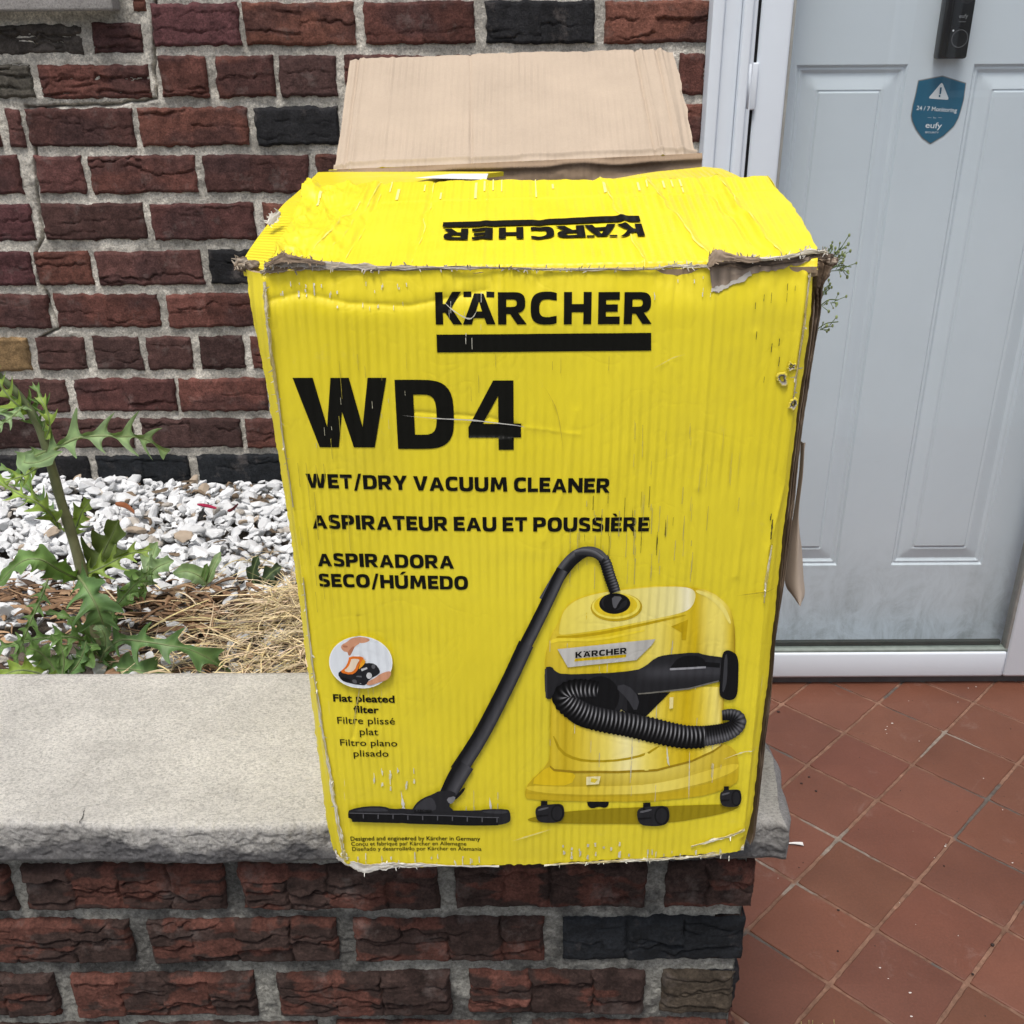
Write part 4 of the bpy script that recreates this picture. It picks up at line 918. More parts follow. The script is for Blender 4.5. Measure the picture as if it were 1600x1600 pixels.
# flowering sprigs rising behind the right side of the box
TS = 1.10
sb0 = np.array([.09, 1.16, ZB])
sg = thing("flowering_weed", tuple(sb0), "wispy green budding weed behind the torn right side of the box", "weed")
m = MB(); stem_pts = [(sb0), np.array([.13, 1.15, .72]), atY(1225, 640, TS), atY(1245, 530, TS), atY(1275, 440, TS), atY(1300, 390, TS)]
m.tube(spline(stem_pts, 40), np.linspace(.0022, .0007, 40), 7, 0, (.10, .15, .06)); m.build("stem", STEM, sg)
rg = np.random.default_rng(5); m = MB()
for (ox, oy, tx, ty, nb) in [(1292, 420, 1312, 374, 11), (1292, 425, 1333, 392, 10), (1290, 425, 1325, 408, 8), (1280, 470, 1312, 446, 8), (1279, 480, 1306, 460, 6), (1270, 520, 1300, 486, 5), (1288, 430, 1296, 380, 6)]:
    a, b = atY(ox, oy, TS), atY(ox + (tx - ox) * .85, oy + (ty - oy) * .85, TS); b = b + [0, rg.normal(0, .02), 0]
    m.tube(spline([a, (a + b) / 2 + [0, 0, .004], b], 8), .0006, 5, 0, (.14, .20, .08), False)
    for q in range(nb + 3):
        t = rg.uniform(.35, 1.05); c = a + (b - a) * t + rg.normal(0, .0045, 3); s0 = rg.uniform(.0007, .0015)
        m.tube([a + (b - a) * max(0, t - .2), c], .0004, 4, 0, (.14, .2, .08), False)
        m.add(IV[::1] * s0 * np.array([1, 1, 1.5]) + c, IF, 0, np.array([.24, .29, .13]) * rg.uniform(.7, 1.4))
m.build("buds", LEAF, sg)

# ================================================================== THE CARTON
YB = .693                                     # front panel plane
BB = np.array([.015, .88, .6235])
bx = thing("cardboard_box", tuple(BB), "battered bright yellow vacuum cleaner carton with its brown rear flap open, standing on the coping", "cardboard box")
F = lambda x, y: atY(x, y, YB)
ledge = np.array([F(*p)[[0, 2]] for p in [(376, 424), (390, 500), (398, 540), (412, 610), (430, 715), (452, 850), (478, 1060), (507, 1290), (520, 1346)]])[::-1]
redge = np.array([F(*p)[[0, 2]] for p in [(1279, 408), (1267, 525), (1249, 653), (1233.5, 780), (1218, 925), (1203.6, 1065), (1190, 1167), (1178, 1280), (1165, 1334)]])[::-1]
xl = lambda z: np.interp(z, ledge[:, 1], ledge[:, 0]); xr = lambda z: np.interp(z, redge[:, 1], redge[:, 0])
tedge = np.array([F(*p)[[0, 2]] for p in [(376, 428), (413, 428), (500, 420), (600, 419), (800, 420), (900, 421), (1000, 420), (1060, 417), (1120, 415), (1200, 411), (1279, 406)]])
bedge = np.array([F(*p)[[0, 2]] for p in [(519, 1338), (545, 1351), (600, 1352), (660, 1353), (740, 1350), (860, 1349), (1000, 1343), (1090, 1338), (1165, 1332)]])
zt_f = lambda x: np.interp(x, tedge[:, 0], tedge[:, 1]); zb_f = lambda x: np.interp(x, bedge[:, 0], bedge[:, 1])
pl = lambda pts: [tuple(F(*p)[[0, 2]]) for p in pts]
CR = [(pl([(413, 436), (424, 540), (452, 745), (470, 880), (490, 1060), (512, 1200), (530, 1290), (545, 1345)]), .0030, .0022),
      (pl([(1262, 430), (1244, 560), (1240, 640), (1226, 760), (1200, 860), (1192, 960), (1176, 1150), (1162, 1310)]), .0026, .0024),
      (pl([(420, 470), (470, 458), (545, 474), (640, 478), (680, 470), (760, 455)]), -.0022, .0040),
      (pl([(1063, 415), (1052, 480), (1048, 560)]), -.0012, .0022), (pl([(1118, 450), (1108, 560), (1090, 760)]), .0010, .0025),
      (pl([(625, 640), (700, 645), (765, 650), (815, 664)]), -.0011, .0020), (pl([(815, 664), (850, 668), (905, 676)]), .0005, .0020),
      (pl([(1180, 520), (1176, 700), (1150, 900)]), .0010, .0035), (pl([(560, 960), (566, 1010), (560, 1100), (552, 1150)]), -.0011, .0016),
      (pl([(900, 640), (880, 760), (850, 840)]), .0007, .0030), 
      (pl([(628, 1235), (632, 1290), (640, 1330)]), -.0010, .0016), (pl([(1000, 1345), (1010, 1200), (1016, 1080)]), .0006, .0016)]
def D(x, z):
    """relief of the front panel, towards the viewer"""
    x = np.asarray(x, float); z = np.asarray(z, float)
    e1 = np.clip((x - xl(z)) / .013, 0, 1); e2 = np.clip((xr(z) - x) / .010, 0, 1)
    d = -.011 * (1 - e1) ** 1.7 - .006 * (1 - e2) ** 1.8
    u = (x - xl(z)) / (xr(z) - xl(z)); v = (z - .628) / .515
    d = d + .006 * np.sin(np.pi * np.clip(u, 0, 1)) * np.sin(np.pi * np.clip(v, 0, 1)) + .003 * (u - .5) * -1
    d = d + .0014 * fbm(x * 9, z * 6, 201, 3) + .0004 * fbm(x * 45, z * 22, 202, 3)
    top = sstep(1.10, 1.14, z); d = d + top * .0022 * fbm(x * 35, z * 30, 203, 3) - .004 * top ** 2
    for poly, a, wd in CR: d = d + .8 * a * np.exp(-np.abs(pdist(x, z, poly) / (wd * .8)) ** 1.15)
    return d
nu, nv = 420, 540
u = np.linspace(0, 1, nu); v = np.linspace(0, 1, nv); U, V = np.meshgrid(u, v, indexing='ij')
xb_ = bedge[0, 0] + (bedge[-1, 0] - bedge[0, 0]) * U; xt_ = tedge[0, 0] + (tedge[-1, 0] - tedge[0, 0]) * U
ZZ = zb_f(xb_) + (zt_f(xt_) - zb_f(xb_)) * V
XX = xl(ZZ) + (xr(ZZ) - xl(ZZ)) * U
ZZ = ZZ - (1 - sstep(0, .012, V)) * .0014 * fbm(XX * 220, 0 * XX, 210, 3) + (1 - sstep(0, .02, V)) * 0
XX = XX + (U < .003) * .0009 * fbm(ZZ * 160, 0 * ZZ, 211, 3) + (U > .997) * .0006 * fbm(ZZ * 120, 0 * ZZ, 212, 3)
m = MB(); m.sheet(np.stack([XX, YB - D(XX, ZZ), ZZ], -1), (0, .0045, 0), 0, (1, 1, 1), 1, (.33, .24, .155))
front = m.build("front_panel", [YEL, CARD], bx)
ZRH = 1.169; YR = 1.076
zt_l, zt_r = tedge[0, 1], tedge[-1, 1]
rl, rr_ = atY(520, 270, YR), atY(1092, 250, YR)
def side(name, xf, xrear, ztf, ztr, out, mat, thick):
    y = np.linspace(YB + .014, YR, 60); z = np.linspace(0, 1, 80); Yg, Zg = np.meshgrid(y, z, indexing='ij'); t = (Yg - YB) / (YR - YB)
    zz = .6245 + Zg * ((ztf - .004 + (ztr - .014 - ztf) * t) - .6245)
    xx = xf(zz) * (1 - t) + xrear * t + out * (.006 * np.sin(np.pi * np.clip(t, 0, 1)) * np.sin(np.pi * Zg)) + .0012 * fbm(Yg * 12, zz * 8, 220, 3)
    mm = MB(); mm.sheet(np.stack([xx, Yg, zz], -1), (thick, 0, 0), 0, (1, 1, 1), 1, (.33, .24, .155)); return mm.build(name, [mat, CARD], bx)
side("side_panel", lambda z: xl(z) + .003, -.182, zt_l - .002, ZRH, -1, YELSIDE, .0045)
side("side_panel", lambda z: xr(z) - .004, .190, zt_r - .002, ZRH, 0, YELSIDE, -.0045)
m = MB(); z = np.linspace(.6245, ZRH - .004, 40); x = np.linspace(-.182, .190, 60); Xg, Zg = np.meshgrid(x, z, indexing='ij')
m.sheet(np.stack([Xg, YR + .002 * fbm(Xg * 8, Zg * 8, 222, 3), Zg], -1), (0, .0045, 0), 1, (.34, .25, .16), 0, (1, 1, 1)); m.build("rear_panel", [YEL, CARD], bx)
m = MB(); m.box(-.152, .188, YB + .02, YR - .002, .6235, .628, .001, 0, (.36, .27, .17)); m.build("bottom_panel", CARD, bx)

# ---- front top flap: folded back over the opening, its inner edge standing a little proud
YI = .866
fl0, fl1 = np.array([tedge[0, 0] + .017, YB + .002, zt_f(tedge[1, 0])]), np.array([tedge[-1, 0], YB + .004, zt_r + .001])
il, ir = atY(478, 283, YI), atY(1200, 276, YI)
left_in = [atY(px, py, yy) for px, py, yy in ((413, 423, YB + .004), (430, 395, .730), (446, 362, .768), (462, 331, .808), (478, 286, YI))]
right_in = [atY(px, py, yy) for px, py, yy in ((1280, 405, YB + .004), (1275, 385, .722), (1262, 362, .752), (1237, 322, .806), (1218, 298, .838), (1203, 276, YI))]
LP, RP = spline(left_in, 90), spline(right_in, 90)
ucr = [(-.004, .25, .0045), (-.0025, .36, .003), (.0035, .60, .004), (-.003, .735, .004), (.0020, .82, .004)]
def flap(u, t):
    """point on the front flap: u across 0..1, t from fold 0 to inner edge 1"""
    u = np.asarray(u, float); t = np.asarray(t, float); k = np.clip(t, 0, 1) * 89
    i = np.clip(k.astype(int), 0, 88); f = (k - i)[..., None]
    a = LP[i] * (1 - f) + LP[i + 1] * f; b = RP[i] * (1 - f) + RP[i + 1] * f
    P = a + (b - a) * u[..., None]
    x, y = P[..., 0], P[..., 1]
    up = .0011 * fbm(x * 10, y * 14, 231, 3) + .0004 * fbm(x * 50, y * 30, 232, 3) + .004 * np.sin(np.pi * t) * 0
    lf = sstep(.16, .02, u); rdg = lambda q, k_: 1 - np.abs(vn(q * k_[0] + y * k_[1], y * k_[2], k_[3])) * 2.2
    up = up + lf * (.0036 * rdg(x, (34, 30, 16, 233)) + .0022 * rdg(x, (75, 20, 40, 234)) + .0012 * rdg(x, (150, 60, 90, 239)))
    for xc, a_, wd, sl_ in ((-.118, -.0020, .0024, -.10), (-.069, -.0016, .0024, -.05), (-.150, .0016, .003, -.24), (.0905, .0013, .0024, .10), (.137, .0020, .0028, .16), (.1845, .0026, .0026, .10), (.174, -.0014, .002, .12), (-.02, .0006, .003, 0), (.02, -.0006, .003, 0)):
        up = up + a_ * np.exp(-((x - (xc - sl_ * (y - YB) - .0018 * vn(y * 50, 0 * y, 3))) / wd) ** 2)
    tape = sstep(.80, .815, t) * .0006; up = up + tape
    up = up - .0045 * sstep(.02, .0, t) + .0009 * sstep(.9, 1, t) * fbm(x * 90, 0 * x, 235, 3)
    P = P.copy(); P[..., 2] += up; return P
U, T = np.meshgrid(np.linspace(0, 1, 430), np.linspace(0, 1, 170), indexing='ij')
P = flap(U, T); P[..., 1] += (T > .995) * .0016 * fbm(P[..., 0] * 120, 0 * T, 236, 3); P[..., 0] += (U > .997) * .0022 * fbm(P[..., 1] * 45, 0 * T, 237, 5) + (U < .003) * .0035 * fbm(P[..., 1] * 45, 0 * T, 238, 5)
m = MB(); m.sheet(P, (0, .0005, -.0042), 0, (1, 1, 1), 1, (.33, .24, .155)); fflap = m.build("front_flap", [YEL, CARD], bx)
# ---- side flaps under it
def quadsheet(name, rows, off, mats, n=60, seed=0, amp=.0012, colb=(.33, .24, .155), flip=False):
    R_ = [spline(r, n) for r in rows]; k = len(R_); tt = np.linspace(0, 1, n)
    G = np.stack([spline([R_[j][i] for j in range(k)], n) for i in range(n)])
    G[..., 2] += amp * fbm(G[..., 0] * 14, G[..., 1] * 14, seed, 3)
    mm = MB(); mm.sheet(G, off, 0, (1, 1, 1), 1, colb); return mm.build(name, mats, bx)
zq = lambda px, py, yy: atY(px, py, yy)
LO = [zq(380, 421, YB + .016), zq(382, 403, .735), zq(410, 362, .800), zq(443, 320, .868), zq(472, 293, .960), zq(497, 269, 1.070)]
LIN = [zq(440, 425, YB + .010) - [0, 0, .004], zq(455, 400, .735) - [0, 0, .005], zq(500, 345, .80) - [0, 0, .008], zq(560, 300, .868) - [0, 0, .010], zq(700, 279, .97), zq(787, 268.5, 1.066)]
quadsheet("side_flap", [LO, LIN], (0, 0, -.0042), [YELSIDE, YELSIDE], 70, 241, .0008)
# the right one has sprung up at the back
RO = [zq(1280, 406, YB + .008) - [0, 0, .006], zq(1255, 350, .780) - [0, 0, .008], zq(1213, 300, .866) - [0, 0, .004], zq(1165, 281, .97), zq(1127, 263, 1.062)]
RI = [zq(1150, 425, YB + .008) - [0, 0, .012], zq(1060, 360, .780) - [0, 0, .014], zq(880, 290, .866) - [0, 0, .006], zq(985, 275, .97), zq(1100, 260.5, 1.058)]
quadsheet("side_flap", [RI, RO], (0, 0, -.0042), [YEL, CARD], 70, 242, .0006)
# shipping label on the left side flap
m = MB(); lp = [zq(648, 281.5, .955), zq(760, 284, .94), zq(763, 274.6, 1.0), zq(705, 274.8, 1.0)]
lp = [q + [0, -.0008, .0020] for q in lp]; m.add(lp, [[0, 1, 2, 3]], 0, (.72, .74, .74)); m.build("paper_label", INK, bx)
# ---- rear flap thrown open
hl, hr = atY(521, 271, YR), atY(1090, 246, YR)
tl, tr = atY(546, 91, 1.243), atY(1053, 75, 1.243)
U, T = np.meshgrid(np.linspace(0, 1, 300), np.linspace(0, 1, 150), indexing='ij')
uL = -.0 * T
P = (hl + (hr - hl) * U[..., None]) * (1 - T[..., None]) + (tl + (tr - tl) * U[..., None]) * T[..., None]
nrm_f = unit(np.cross(hr - hl, tl - hl)); nrm_f = nrm_f if nrm_f[1] < 0 else -nrm_f
dd = .0016 * fbm(P[..., 0] * 7, T * 2, 251, 3) + .005 * np.sin(np.pi * T) * (U - .3)
for uc, a_, wd, s_ in ((.028, -.0028, .0045, .0), (.046, .0018, .004, .0), (.135, .0008, .006, .0), (.38, -.0017, .0035, -.006), (.52, .0008, .005, 0), (.885, -.0024, .0035, -.004), (.903, .0018, .004, -.004), (.945, -.0022, .0035, .0), (.960, .0018, .004, .0)):
    dd = dd + a_ * np.exp(-((U - uc - s_ * T - .0015 * vn(T * 7, 0 * T, 252)) / wd) ** 2)
dd = dd + .0035 * sstep(.10, .0, T) * (1 + .5 * vn(P[..., 0] * 40, 0 * T, 253)) + .0045 * np.exp(-((T - .055) / .018) ** 2)
dd = dd - .005 * sstep(.95, 1.0, U) - .003 * sstep(.03, 0, U)
P = P + nrm_f * dd[..., None]
P[..., 2] += (T > .99) * (.0010 * fbm(P[..., 0] * 120, 0 * T, 254, 3)); P[..., 0] += (U > .995) * .0022 * fbm(T * 7, 0 * T, 255, 6) + (U < .004) * .0012 * fbm(T * 7, 0 * T, 256, 6)
cc = np.array([.435, .35, .268]) * np.ones(P.shape) 
m = MB(); m.sheet(P, -nrm_f * .0042, 0, cc, 1, (.6, .5, .03)); rflap = m.build("rear_flap", [CARD, YEL], bx)
# bare fold band under the rear flap: inside of the rear panel
U, T = np.meshgrid(np.linspace(0, 1, 160), np.linspace(0, 1, 24), indexing='ij')
P = (hl + [.004, -.002, .004] + (hr - hl) * U[..., None]) + np.array([0, -.004, -.040]) * T[..., None]
P[..., 1] += .0018 * fbm(P[..., 0] * 30, T * 3, 257, 3) - .0035 * np.exp(-((T - .12 - .05 * vn(U * 9, 0 * U, 258)) / .06) ** 2)
m = MB(); m.sheet(P, (0, .003, 0), 0, np.array([.30, .215, .145]) * np.ones(P.shape)); m.build("inner_fold", CARD, bx)

# ---- torn paper: ragged strips of grey and brown board along the broken folds
def ragged(name, path, w0, w1, up, outw, c0, c1, seed, n=420, rows=11, parent=bx, amp=.85, freq=120, relief=.0006, fib=420):
    P = spline(path, n); t = np.linspace(0, 1, n); upv = np.array(up, float); ov = np.array(outw, float)
    a = np.interp(t, np.linspace(0, 1, len(w0)), w0); b = np.interp(t, np.linspace(0, 1, len(w1)), w1)
    s = np.linspace(0, L0 := np.linalg.norm(np.diff(P, axis=0), axis=1).sum(), n)
    a = a * (1 + amp * fbm(s * freq, 0 * s, seed, 4) + .35 * vn(s * 40, 0 * s, seed + 5)); b = b * (1 + amp * fbm(s * freq, 0 * s, seed + 1, 4) + .35 * vn(s * 33, 0 * s, seed + 6))
    r = np.linspace(0, 1, rows); G = P[:, None] + upv * (b[:, None] * r - a[:, None] * (1 - r))[..., None]
    S, Rr = np.meshgrid(s, r, indexing='ij')
    h = relief * (.6 + 1.4 * fbm(S * 160, Rr * 5, seed + 2, 5)) + .0002 * np.sin(np.pi * Rr)
    G = G + ov * h[..., None]
    k = sstep(-.18, .2, fbm(S * 90, Rr * 3.5, seed + 3, 5))[..., None]; c = np.array(c0) * k + np.array(c1) * (1 - k)
    mm = MB(); mm.sheet(G, -ov * .0004, 0, c, 0, c1); rf = np.random.default_rng(seed)
    for _ in range(int(L0 * fib)):           # loose paper fibres and curls on both torn edges
        i = rf.integers(1, n - 1); e_ = rf.integers(0, 2); q0 = G[i, -1 if e_ else 0]; ln_ = rf.uniform(.0008, .0034); dr = unit(upv * (1 if e_ else -1) * rf.uniform(.2, 1) + rf.normal(0, .55, 3) + ov * .3)
        sd_ = unit(np.cross(dr, ov)) * rf.uniform(.0002, .0007); tip = q0 + dr * ln_
        mm.add(np.stack([q0 - sd_, q0 + sd_, tip + sd_ * .4 + ov * .0004, tip - sd_ * .4 + ov * .0004]), [[0, 1, 2, 3]], 0, np.array(c0) * rf.uniform(.6, 1.35))
    return mm.build(name, CARDT, parent)
FR = lambda x, y, o=.0012: (lambda q: q + [0, -D(q[0], q[2]) - o, 0])(F(x, y))
GREY, BRN, DBR = (.42, .385, .34), (.25, .185, .13), (.13, .095, .07)
PALE = (.56, .53, .47)
# dark open fold line first, then grey paper layers over it
ragged("torn_edge", [FR(405, 426, .001), FR(440, 419, .001), FR(500, 419, .001), FR(600, 421, .001), FR(720, 422, .001)], [.0014, .0022, .0020, .0014, .0004], [.0010, .0012, .0012, .0008, .0004], (0, .2, .97), (0, -1, .2), (.36, .31, .24), BRN, 401, amp=.6, fib=200)
ragged("torn_edge", [FR(412, 419, .0022), FR(430, 415, .0024), FR(455, 412, .0024), FR(500, 414, .002), FR(560, 417, .0018), FR(620, 418), FR(700, 419), FR(830, 420)], [.0012, .0016, .0018, .0020, .0016, .0012, .0008], [.0030, .0036, .0032, .0018, .0014, .0010, .0005], (0, .25, .97), (0, -1, .25), GREY, (.33, .28, .22), 301)
ragged("torn_edge", [FR(414, 414, .004), FR(428, 408, .005), FR(450, 405, .005), FR(478, 408, .004), FR(508, 412, .003)], [.0012, .0016, .001], [.0018, .0034, .0020, .0008], (0, .4, .9), (0, -1, .3), BRN, DBR, 303, amp=.9, freq=160, fib=900)
ragged("torn_edge", [FR(800, 421), FR(900, 422), FR(1000, 421), FR(1060, 418), FR(1108, 416)], [.0005, .0007, .0010, .0014], [.0004, .0007, .0012, .0016], (0, .25, .97), (0, -1, .25), (.50, .47, .38), (.38, .32, .22), 305)
ragged("torn_edge", [FR(1108, 415, .001), FR(1140, 412, .001), FR(1190, 410, .001), FR(1240, 406, .001), FR(1285, 403, .001), FR(1309, 404, .000)], [.0016, .0026, .0024, .0022, .002], [.0016, .0018, .0014, .0016, .0012], (0, .25, .97), (0, -1, .35), (.15, .11, .08), (.06, .045, .035), 307, amp=.5, fib=250)
ragged("torn_edge", [FR(1150, 405, .003), FR(1190, 404, .003), FR(1235, 400, .003), FR(1282, 396, .003), FR(1300, 399, .002)], [.0008, .0012, .0012, .0008], [.0010, .0008, .0018, .0012], (0, .25, .97), (0, -1, .35), PALE, (.45, .40, .30), 308, amp=1.0, fib=700)
ragged("torn_edge", [FR(1106, 405, .005), FR(1116, 398, .007), FR(1136, 398, .006), FR(1160, 402, .005), FR(1188, 405, .004)], [.0042, .0040, .0016], [.0022, .0044, .0020, .0006], (0, .3, .95), (0, -1, .4), (.29, .22, .16), BRN, 309, amp=.5, freq=160, fib=500)
# corners rubbed to fluff
def fluff(name, c, r, seed, col0, col1):
    bump_ = r * (1 + .38 * fbm(IV[:, 0] * 2.4 + seed, IV[:, 1] * 2.4 + IV[:, 2] * 1.7, seed, 4) + .2 * fbm(IV[:, 0] * 9, IV[:, 1] * 9 + IV[:, 2] * 5, seed + 1, 3))[:, None] if False else np.array(r) * (1 + .45 * fbm(IV[:, 0] * 2.4 + seed, IV[:, 1] * 2.4 + IV[:, 2] * 1.7, seed, 4) + .3 * fbm(IV[:, 0] * 9, IV[:, 1] * 9 + IV[:, 2] * 5, seed + 1, 3))[:, None]
    k = sstep(-.2, .3, fbm(IV[:, 0] * 5, IV[:, 1] * 5 + IV[:, 2] * 4, seed + 2, 3))[:, None]
    mm = MB(); mm.add(IV * bump_ + np.array(c), IF, 0, np.array(col0) * k + np.array(col1) * (1 - k)); mm.build(name, CARDT, bx)
fluff("frayed_corner", FR(371, 421, -.006), (.0040, .004, .0036), 311, (.40, .33, .27), DBR)
ragged("frayed_corner", [FR(357, 421, -.002), FR(368, 415, .000), FR(382, 411, .001)], [.0016, .0028, .0012], [.0014, .0030, .0018], (-.3, .1, .95), (0, -1, .2), (.46, .39, .31), BRN, 316, n=80, amp=.9, fib=1400)
ragged("frayed_corner", [FR(356, 424, -.004), FR(372, 427, -.003), (FR(390, 429, -.002))], [.0020, .0024, .0010], [.0010, .0014, .0010], (0, .1, 1), (0, -1, .1), (.26, .20, .15), DBR, 318, n=80, amp=.9, fib=1200)
fluff("frayed_corner", FR(378, 424, -.004), (.0085, .005, .0042), 312, (.33, .27, .2), DBR)
ragged('frayed_corner', [atY(420, 352, .79), atY(428, 341, .80), atY(437, 331, .81)], [.0010, .002, .001], [.0012, .0038, .0014], (-.75, 0, .66), (0, -.8, .6), PALE, (.42, .38, .3), 313, n=60, amp=.9, fib=1500)
fluff("frayed_corner", atY(1299, 408, .715), (.0048, .006, .0030), 314, (.36, .30, .24), DBR)
ragged("worn_edge", [FR(522, 1335), FR(532, 1343), FR(560, 1349), FR(600, 1351), FR(640, 1348), FR(700, 1350), FR(780, 1350)], [.002, .003, .0042, .004, .003, .0015, .001], [.003, .003, .0035, .003, .0015, .0008, .0005], (0, 0, 1), (0, -1, 0), (.62, .60, .55), (.45, .41, .34), 317, 300, fib=110)
ragged("worn_edge", [FR(850, 1349), FR(960, 1345), FR(1040, 1341), FR(1100, 1337), FR(1164, 1330)], [.001, .002, .0015, .003], [.0005, .0012, .0008, .0022], (0, 0, 1), (0, -1, 0), (.62, .60, .50), (.45, .38, .2), 319, 300, fib=110)
ragged("worn_edge", [FR(1080, 1322), FR(1110, 1314), FR(1140, 1306), FR(1163, 1296)], [.001, .0012, .001], [.0012, .0016, .002], (0, 0, 1), (0, -1, 0), (.64, .61, .5), (.5, .43, .2), 321, 200, fib=110)
ragged("worn_edge", [FR(413, 440), FR(420, 500), FR(430, 580), FR(445, 690), (FR(459, 790))], [.0010, .0012, .0007, .0004], [.0012, .0014, .0008, .0005], (1, 0, .15), (0, -1, 0), (.52, .48, .36), (.42, .34, .12), 323, 300, fib=110)
ragged("worn_edge", [FR(474, 900), FR(488, 1030), FR(505, 1140), FR(519, 1220), FR(533, 1300), FR(541, 1338)], [.0004, .0007, .0013, .0016, .0018], [.0004, .0008, .0013, .0015, .002], (1, 0, .15), (0, -1, 0), (.60, .58, .50), (.50, .42, .16), 325, 300, fib=110)
ragged("worn_edge", [FR(1270, 418), FR(1258, 500), FR(1246, 570), FR(1238, 630)], [.0007, .0008, .0005], [.0007, .0008, .0005], (1, 0, .1), (0, -1, 0), (.45, .42, .34), (.38, .31, .12), 327, 200, fib=110)
ragged("worn_edge", [FR(1205, 850), FR(1196, 905), FR(1193, 940)], [.0004, .0007, .0004], [.0004, .0008, .0004], (1, 0, .1), (0, -1, 0), (.62, .6, .5), (.5, .42, .12), 329, 140, fib=110)
for q, (a, b) in enumerate((((1222, 592), .0046), ((1236, 572), .0030), ((1240, 631), .0036))):
    c0 = FR(*a, .001); n = 44; th_ = np.linspace(0, 2 * np.pi, n)
    rr2 = np.array([0, .35, .62, .8, 1.0]); hh2 = np.array([-.002, -.001, .0009, .0011, .0003])
    wob = 1 + .7 * fbm(np.cos(th_) * 2 + q, np.sin(th_) * 2, 331 + q, 3)
    G = c0 + np.stack([b * rr2[None] * (np.cos(th_) * wob)[:, None], -hh2[None] + 0 * th_[:, None], b * 1.15 * rr2[None] * (np.sin(th_) * wob)[:, None]], -1)
    cg = np.where(rr2[None, :, None] < .5, np.array([.10, .08, .06]), np.where(rr2[None, :, None] < .75, np.array([.36, .33, .28]), np.array([.66, .54, .06]))) * np.ones((n, 5, 1))
    mm = MB(); mm.grid(G, 0, cg); mm.build("puncture", CARDT, bx)
# exposed corrugation where the print paper has been ripped away, upper right
def conv_front(off): return lambda V: np.stack([V[:, 0], YB - D(V[:, 0], V[:, 1]) - off, V[:, 1]], 1)
def patch(mb, pts, off, col, step=.004, holes=(), fn=None):
    L = [np.array([F(*p)[[0, 2]] for p in l]) for l in (pts,) + tuple(holes)]
    V, T = tess(L); V, T = dice(V, T, step); c = col if fn is None else fn(V); mb.add(conv_front(off)(V), T, 0, c)
rg = np.random.default_rng(77)
def rough_line(pts, n, amp, seed):
    P = spline(pts, n); t = np.arange(n); P[:, 1] += amp * fbm(t * .35, 0 * t, seed, 3); P[:, 0] += amp * .6 * fbm(t * .4, 0 * t, seed + 1, 3); return [tuple(p) for p in P]
m = MB()
patch(m, [(1109, 412), (1111, 435), (1113, 454)] + rough_line([(1116, 457), (1132, 450), (1150, 441), (1172, 430), (1200, 424), (1240, 417), (1286, 406)], 60, 4, 5) + [(1286, 402), (1200, 408)], .0007, (.30, .235, .175), .004,
      fn=lambda V: (np.array([.30, .235, .18]) * (1 + .35 * np.sin(V[:, 0] * 2 * np.pi / .0068) + .25 * fbm(V[:, 0] * 200, V[:, 1] * 90, 4, 3))[:, None]))
patch(m, [(1112, 450)] + rough_line([(1112, 456), (1124, 456), (1136, 450), (1150, 444), (1176, 431)], 40, 3, 9) + rough_line([(1174, 426), (1150, 437), (1130, 446), (1114, 449)], 30, 3, 11), .0011, (.50, .47, .42))
m.build("ripped_patch", CARDT, front)

# ---- torn right side: raw plies of board seen edge-on, and a loose strip
outer = [(1310, 408), (1303, 434), (1292, 452), (1288.6, 485), (1279.5, 536), (1270, 598), (1261, 652), (1254, 710), (1246, 790), (1237, 860), (1228, 925), (1216, 1000), (1209, 1085), (1200, 1165), (1193, 1230), (1184, 1300), (1180, 1318)]
inner = [(1279, 412), (1277, 434), (1274, 455), (1271, 485), (1266, 536), (1257, 598), (1249, 652), (1242, 710), (1232.5, 790), (1225, 860), (1218, 925), (1210, 1000), (1202, 1085), (1190, 1165), (1184, 1230), (1177, 1300), (1172, 1320)]
n = 260; a = spline([atY(x, y, .712) for x, y in inner], n); b = spline([atY(x, y, .735) for x, y in outer], n)
cols_ = np.linspace(0, 1, 26)
dep = np.interp(cols_, [0, .10, .16, .34, .38, .46, .52, .70, .74, .82, .88, 1], [.0, 0, .012, .014, .001, .001, .012, .014, .003, .004, .014, .010])
colr = np.array([np.interp(cols_, [0, .10, .16, .34, .38, .46, .52, .70, .74, .82, 1], q) for q in ([.33, .30, .14, .14, .27, .27, .15, .14, .30, .30, .2], [.25, .22, .10, .10, .20, .20, .11, .10, .24, .24, .15], [.17, .15, .07, .07, .14, .14, .08, .07, .18, .18, .11])]).T  # shade painted into the ply gaps, darker where the board is recessed
G = a[:, None] * (1 - cols_)[None, :, None] + b[:, None] * cols_[None, :, None]
S = np.linspace(0, 1, n)[:, None] * np.ones((1, 26)); shift = .08 * vn(S * 9, 0 * S, 341) + .05 * vn(S * 30, 0 * S, 342)
dep2 = np.stack([np.interp(np.clip(cols_ + shift[i], 0, 1), cols_, dep) for i in range(n)])
G[..., 1] += dep2 + .0008 * fbm(S * 90, cols_[None] * 6, 343, 3); G[:, -1, 0] += .0012 * fbm(S[:, 0] * 40, 0 * S[:, 0], 344, 4)
m = MB(); m.sheet(G, (-.004, .02, 0), 0, colr[None] * (1 + .2 * fbm(S * 60, cols_[None] * 9, 345, 3))[..., None] * np.ones((n, 1, 1)), 0, (.2, .15, .1)); m.build("torn_ply", CARDT, bx)
li = [(1252, 690), (1249, 740), (1241, 800), (1232, 850), (1227, 900), (1229, 918), (1238, 930)]; lo_ = [(1258, 692), (1255, 735), (1248, 797), (1252, 850), (1255, 900), (1257, 930), (1250, 941)]
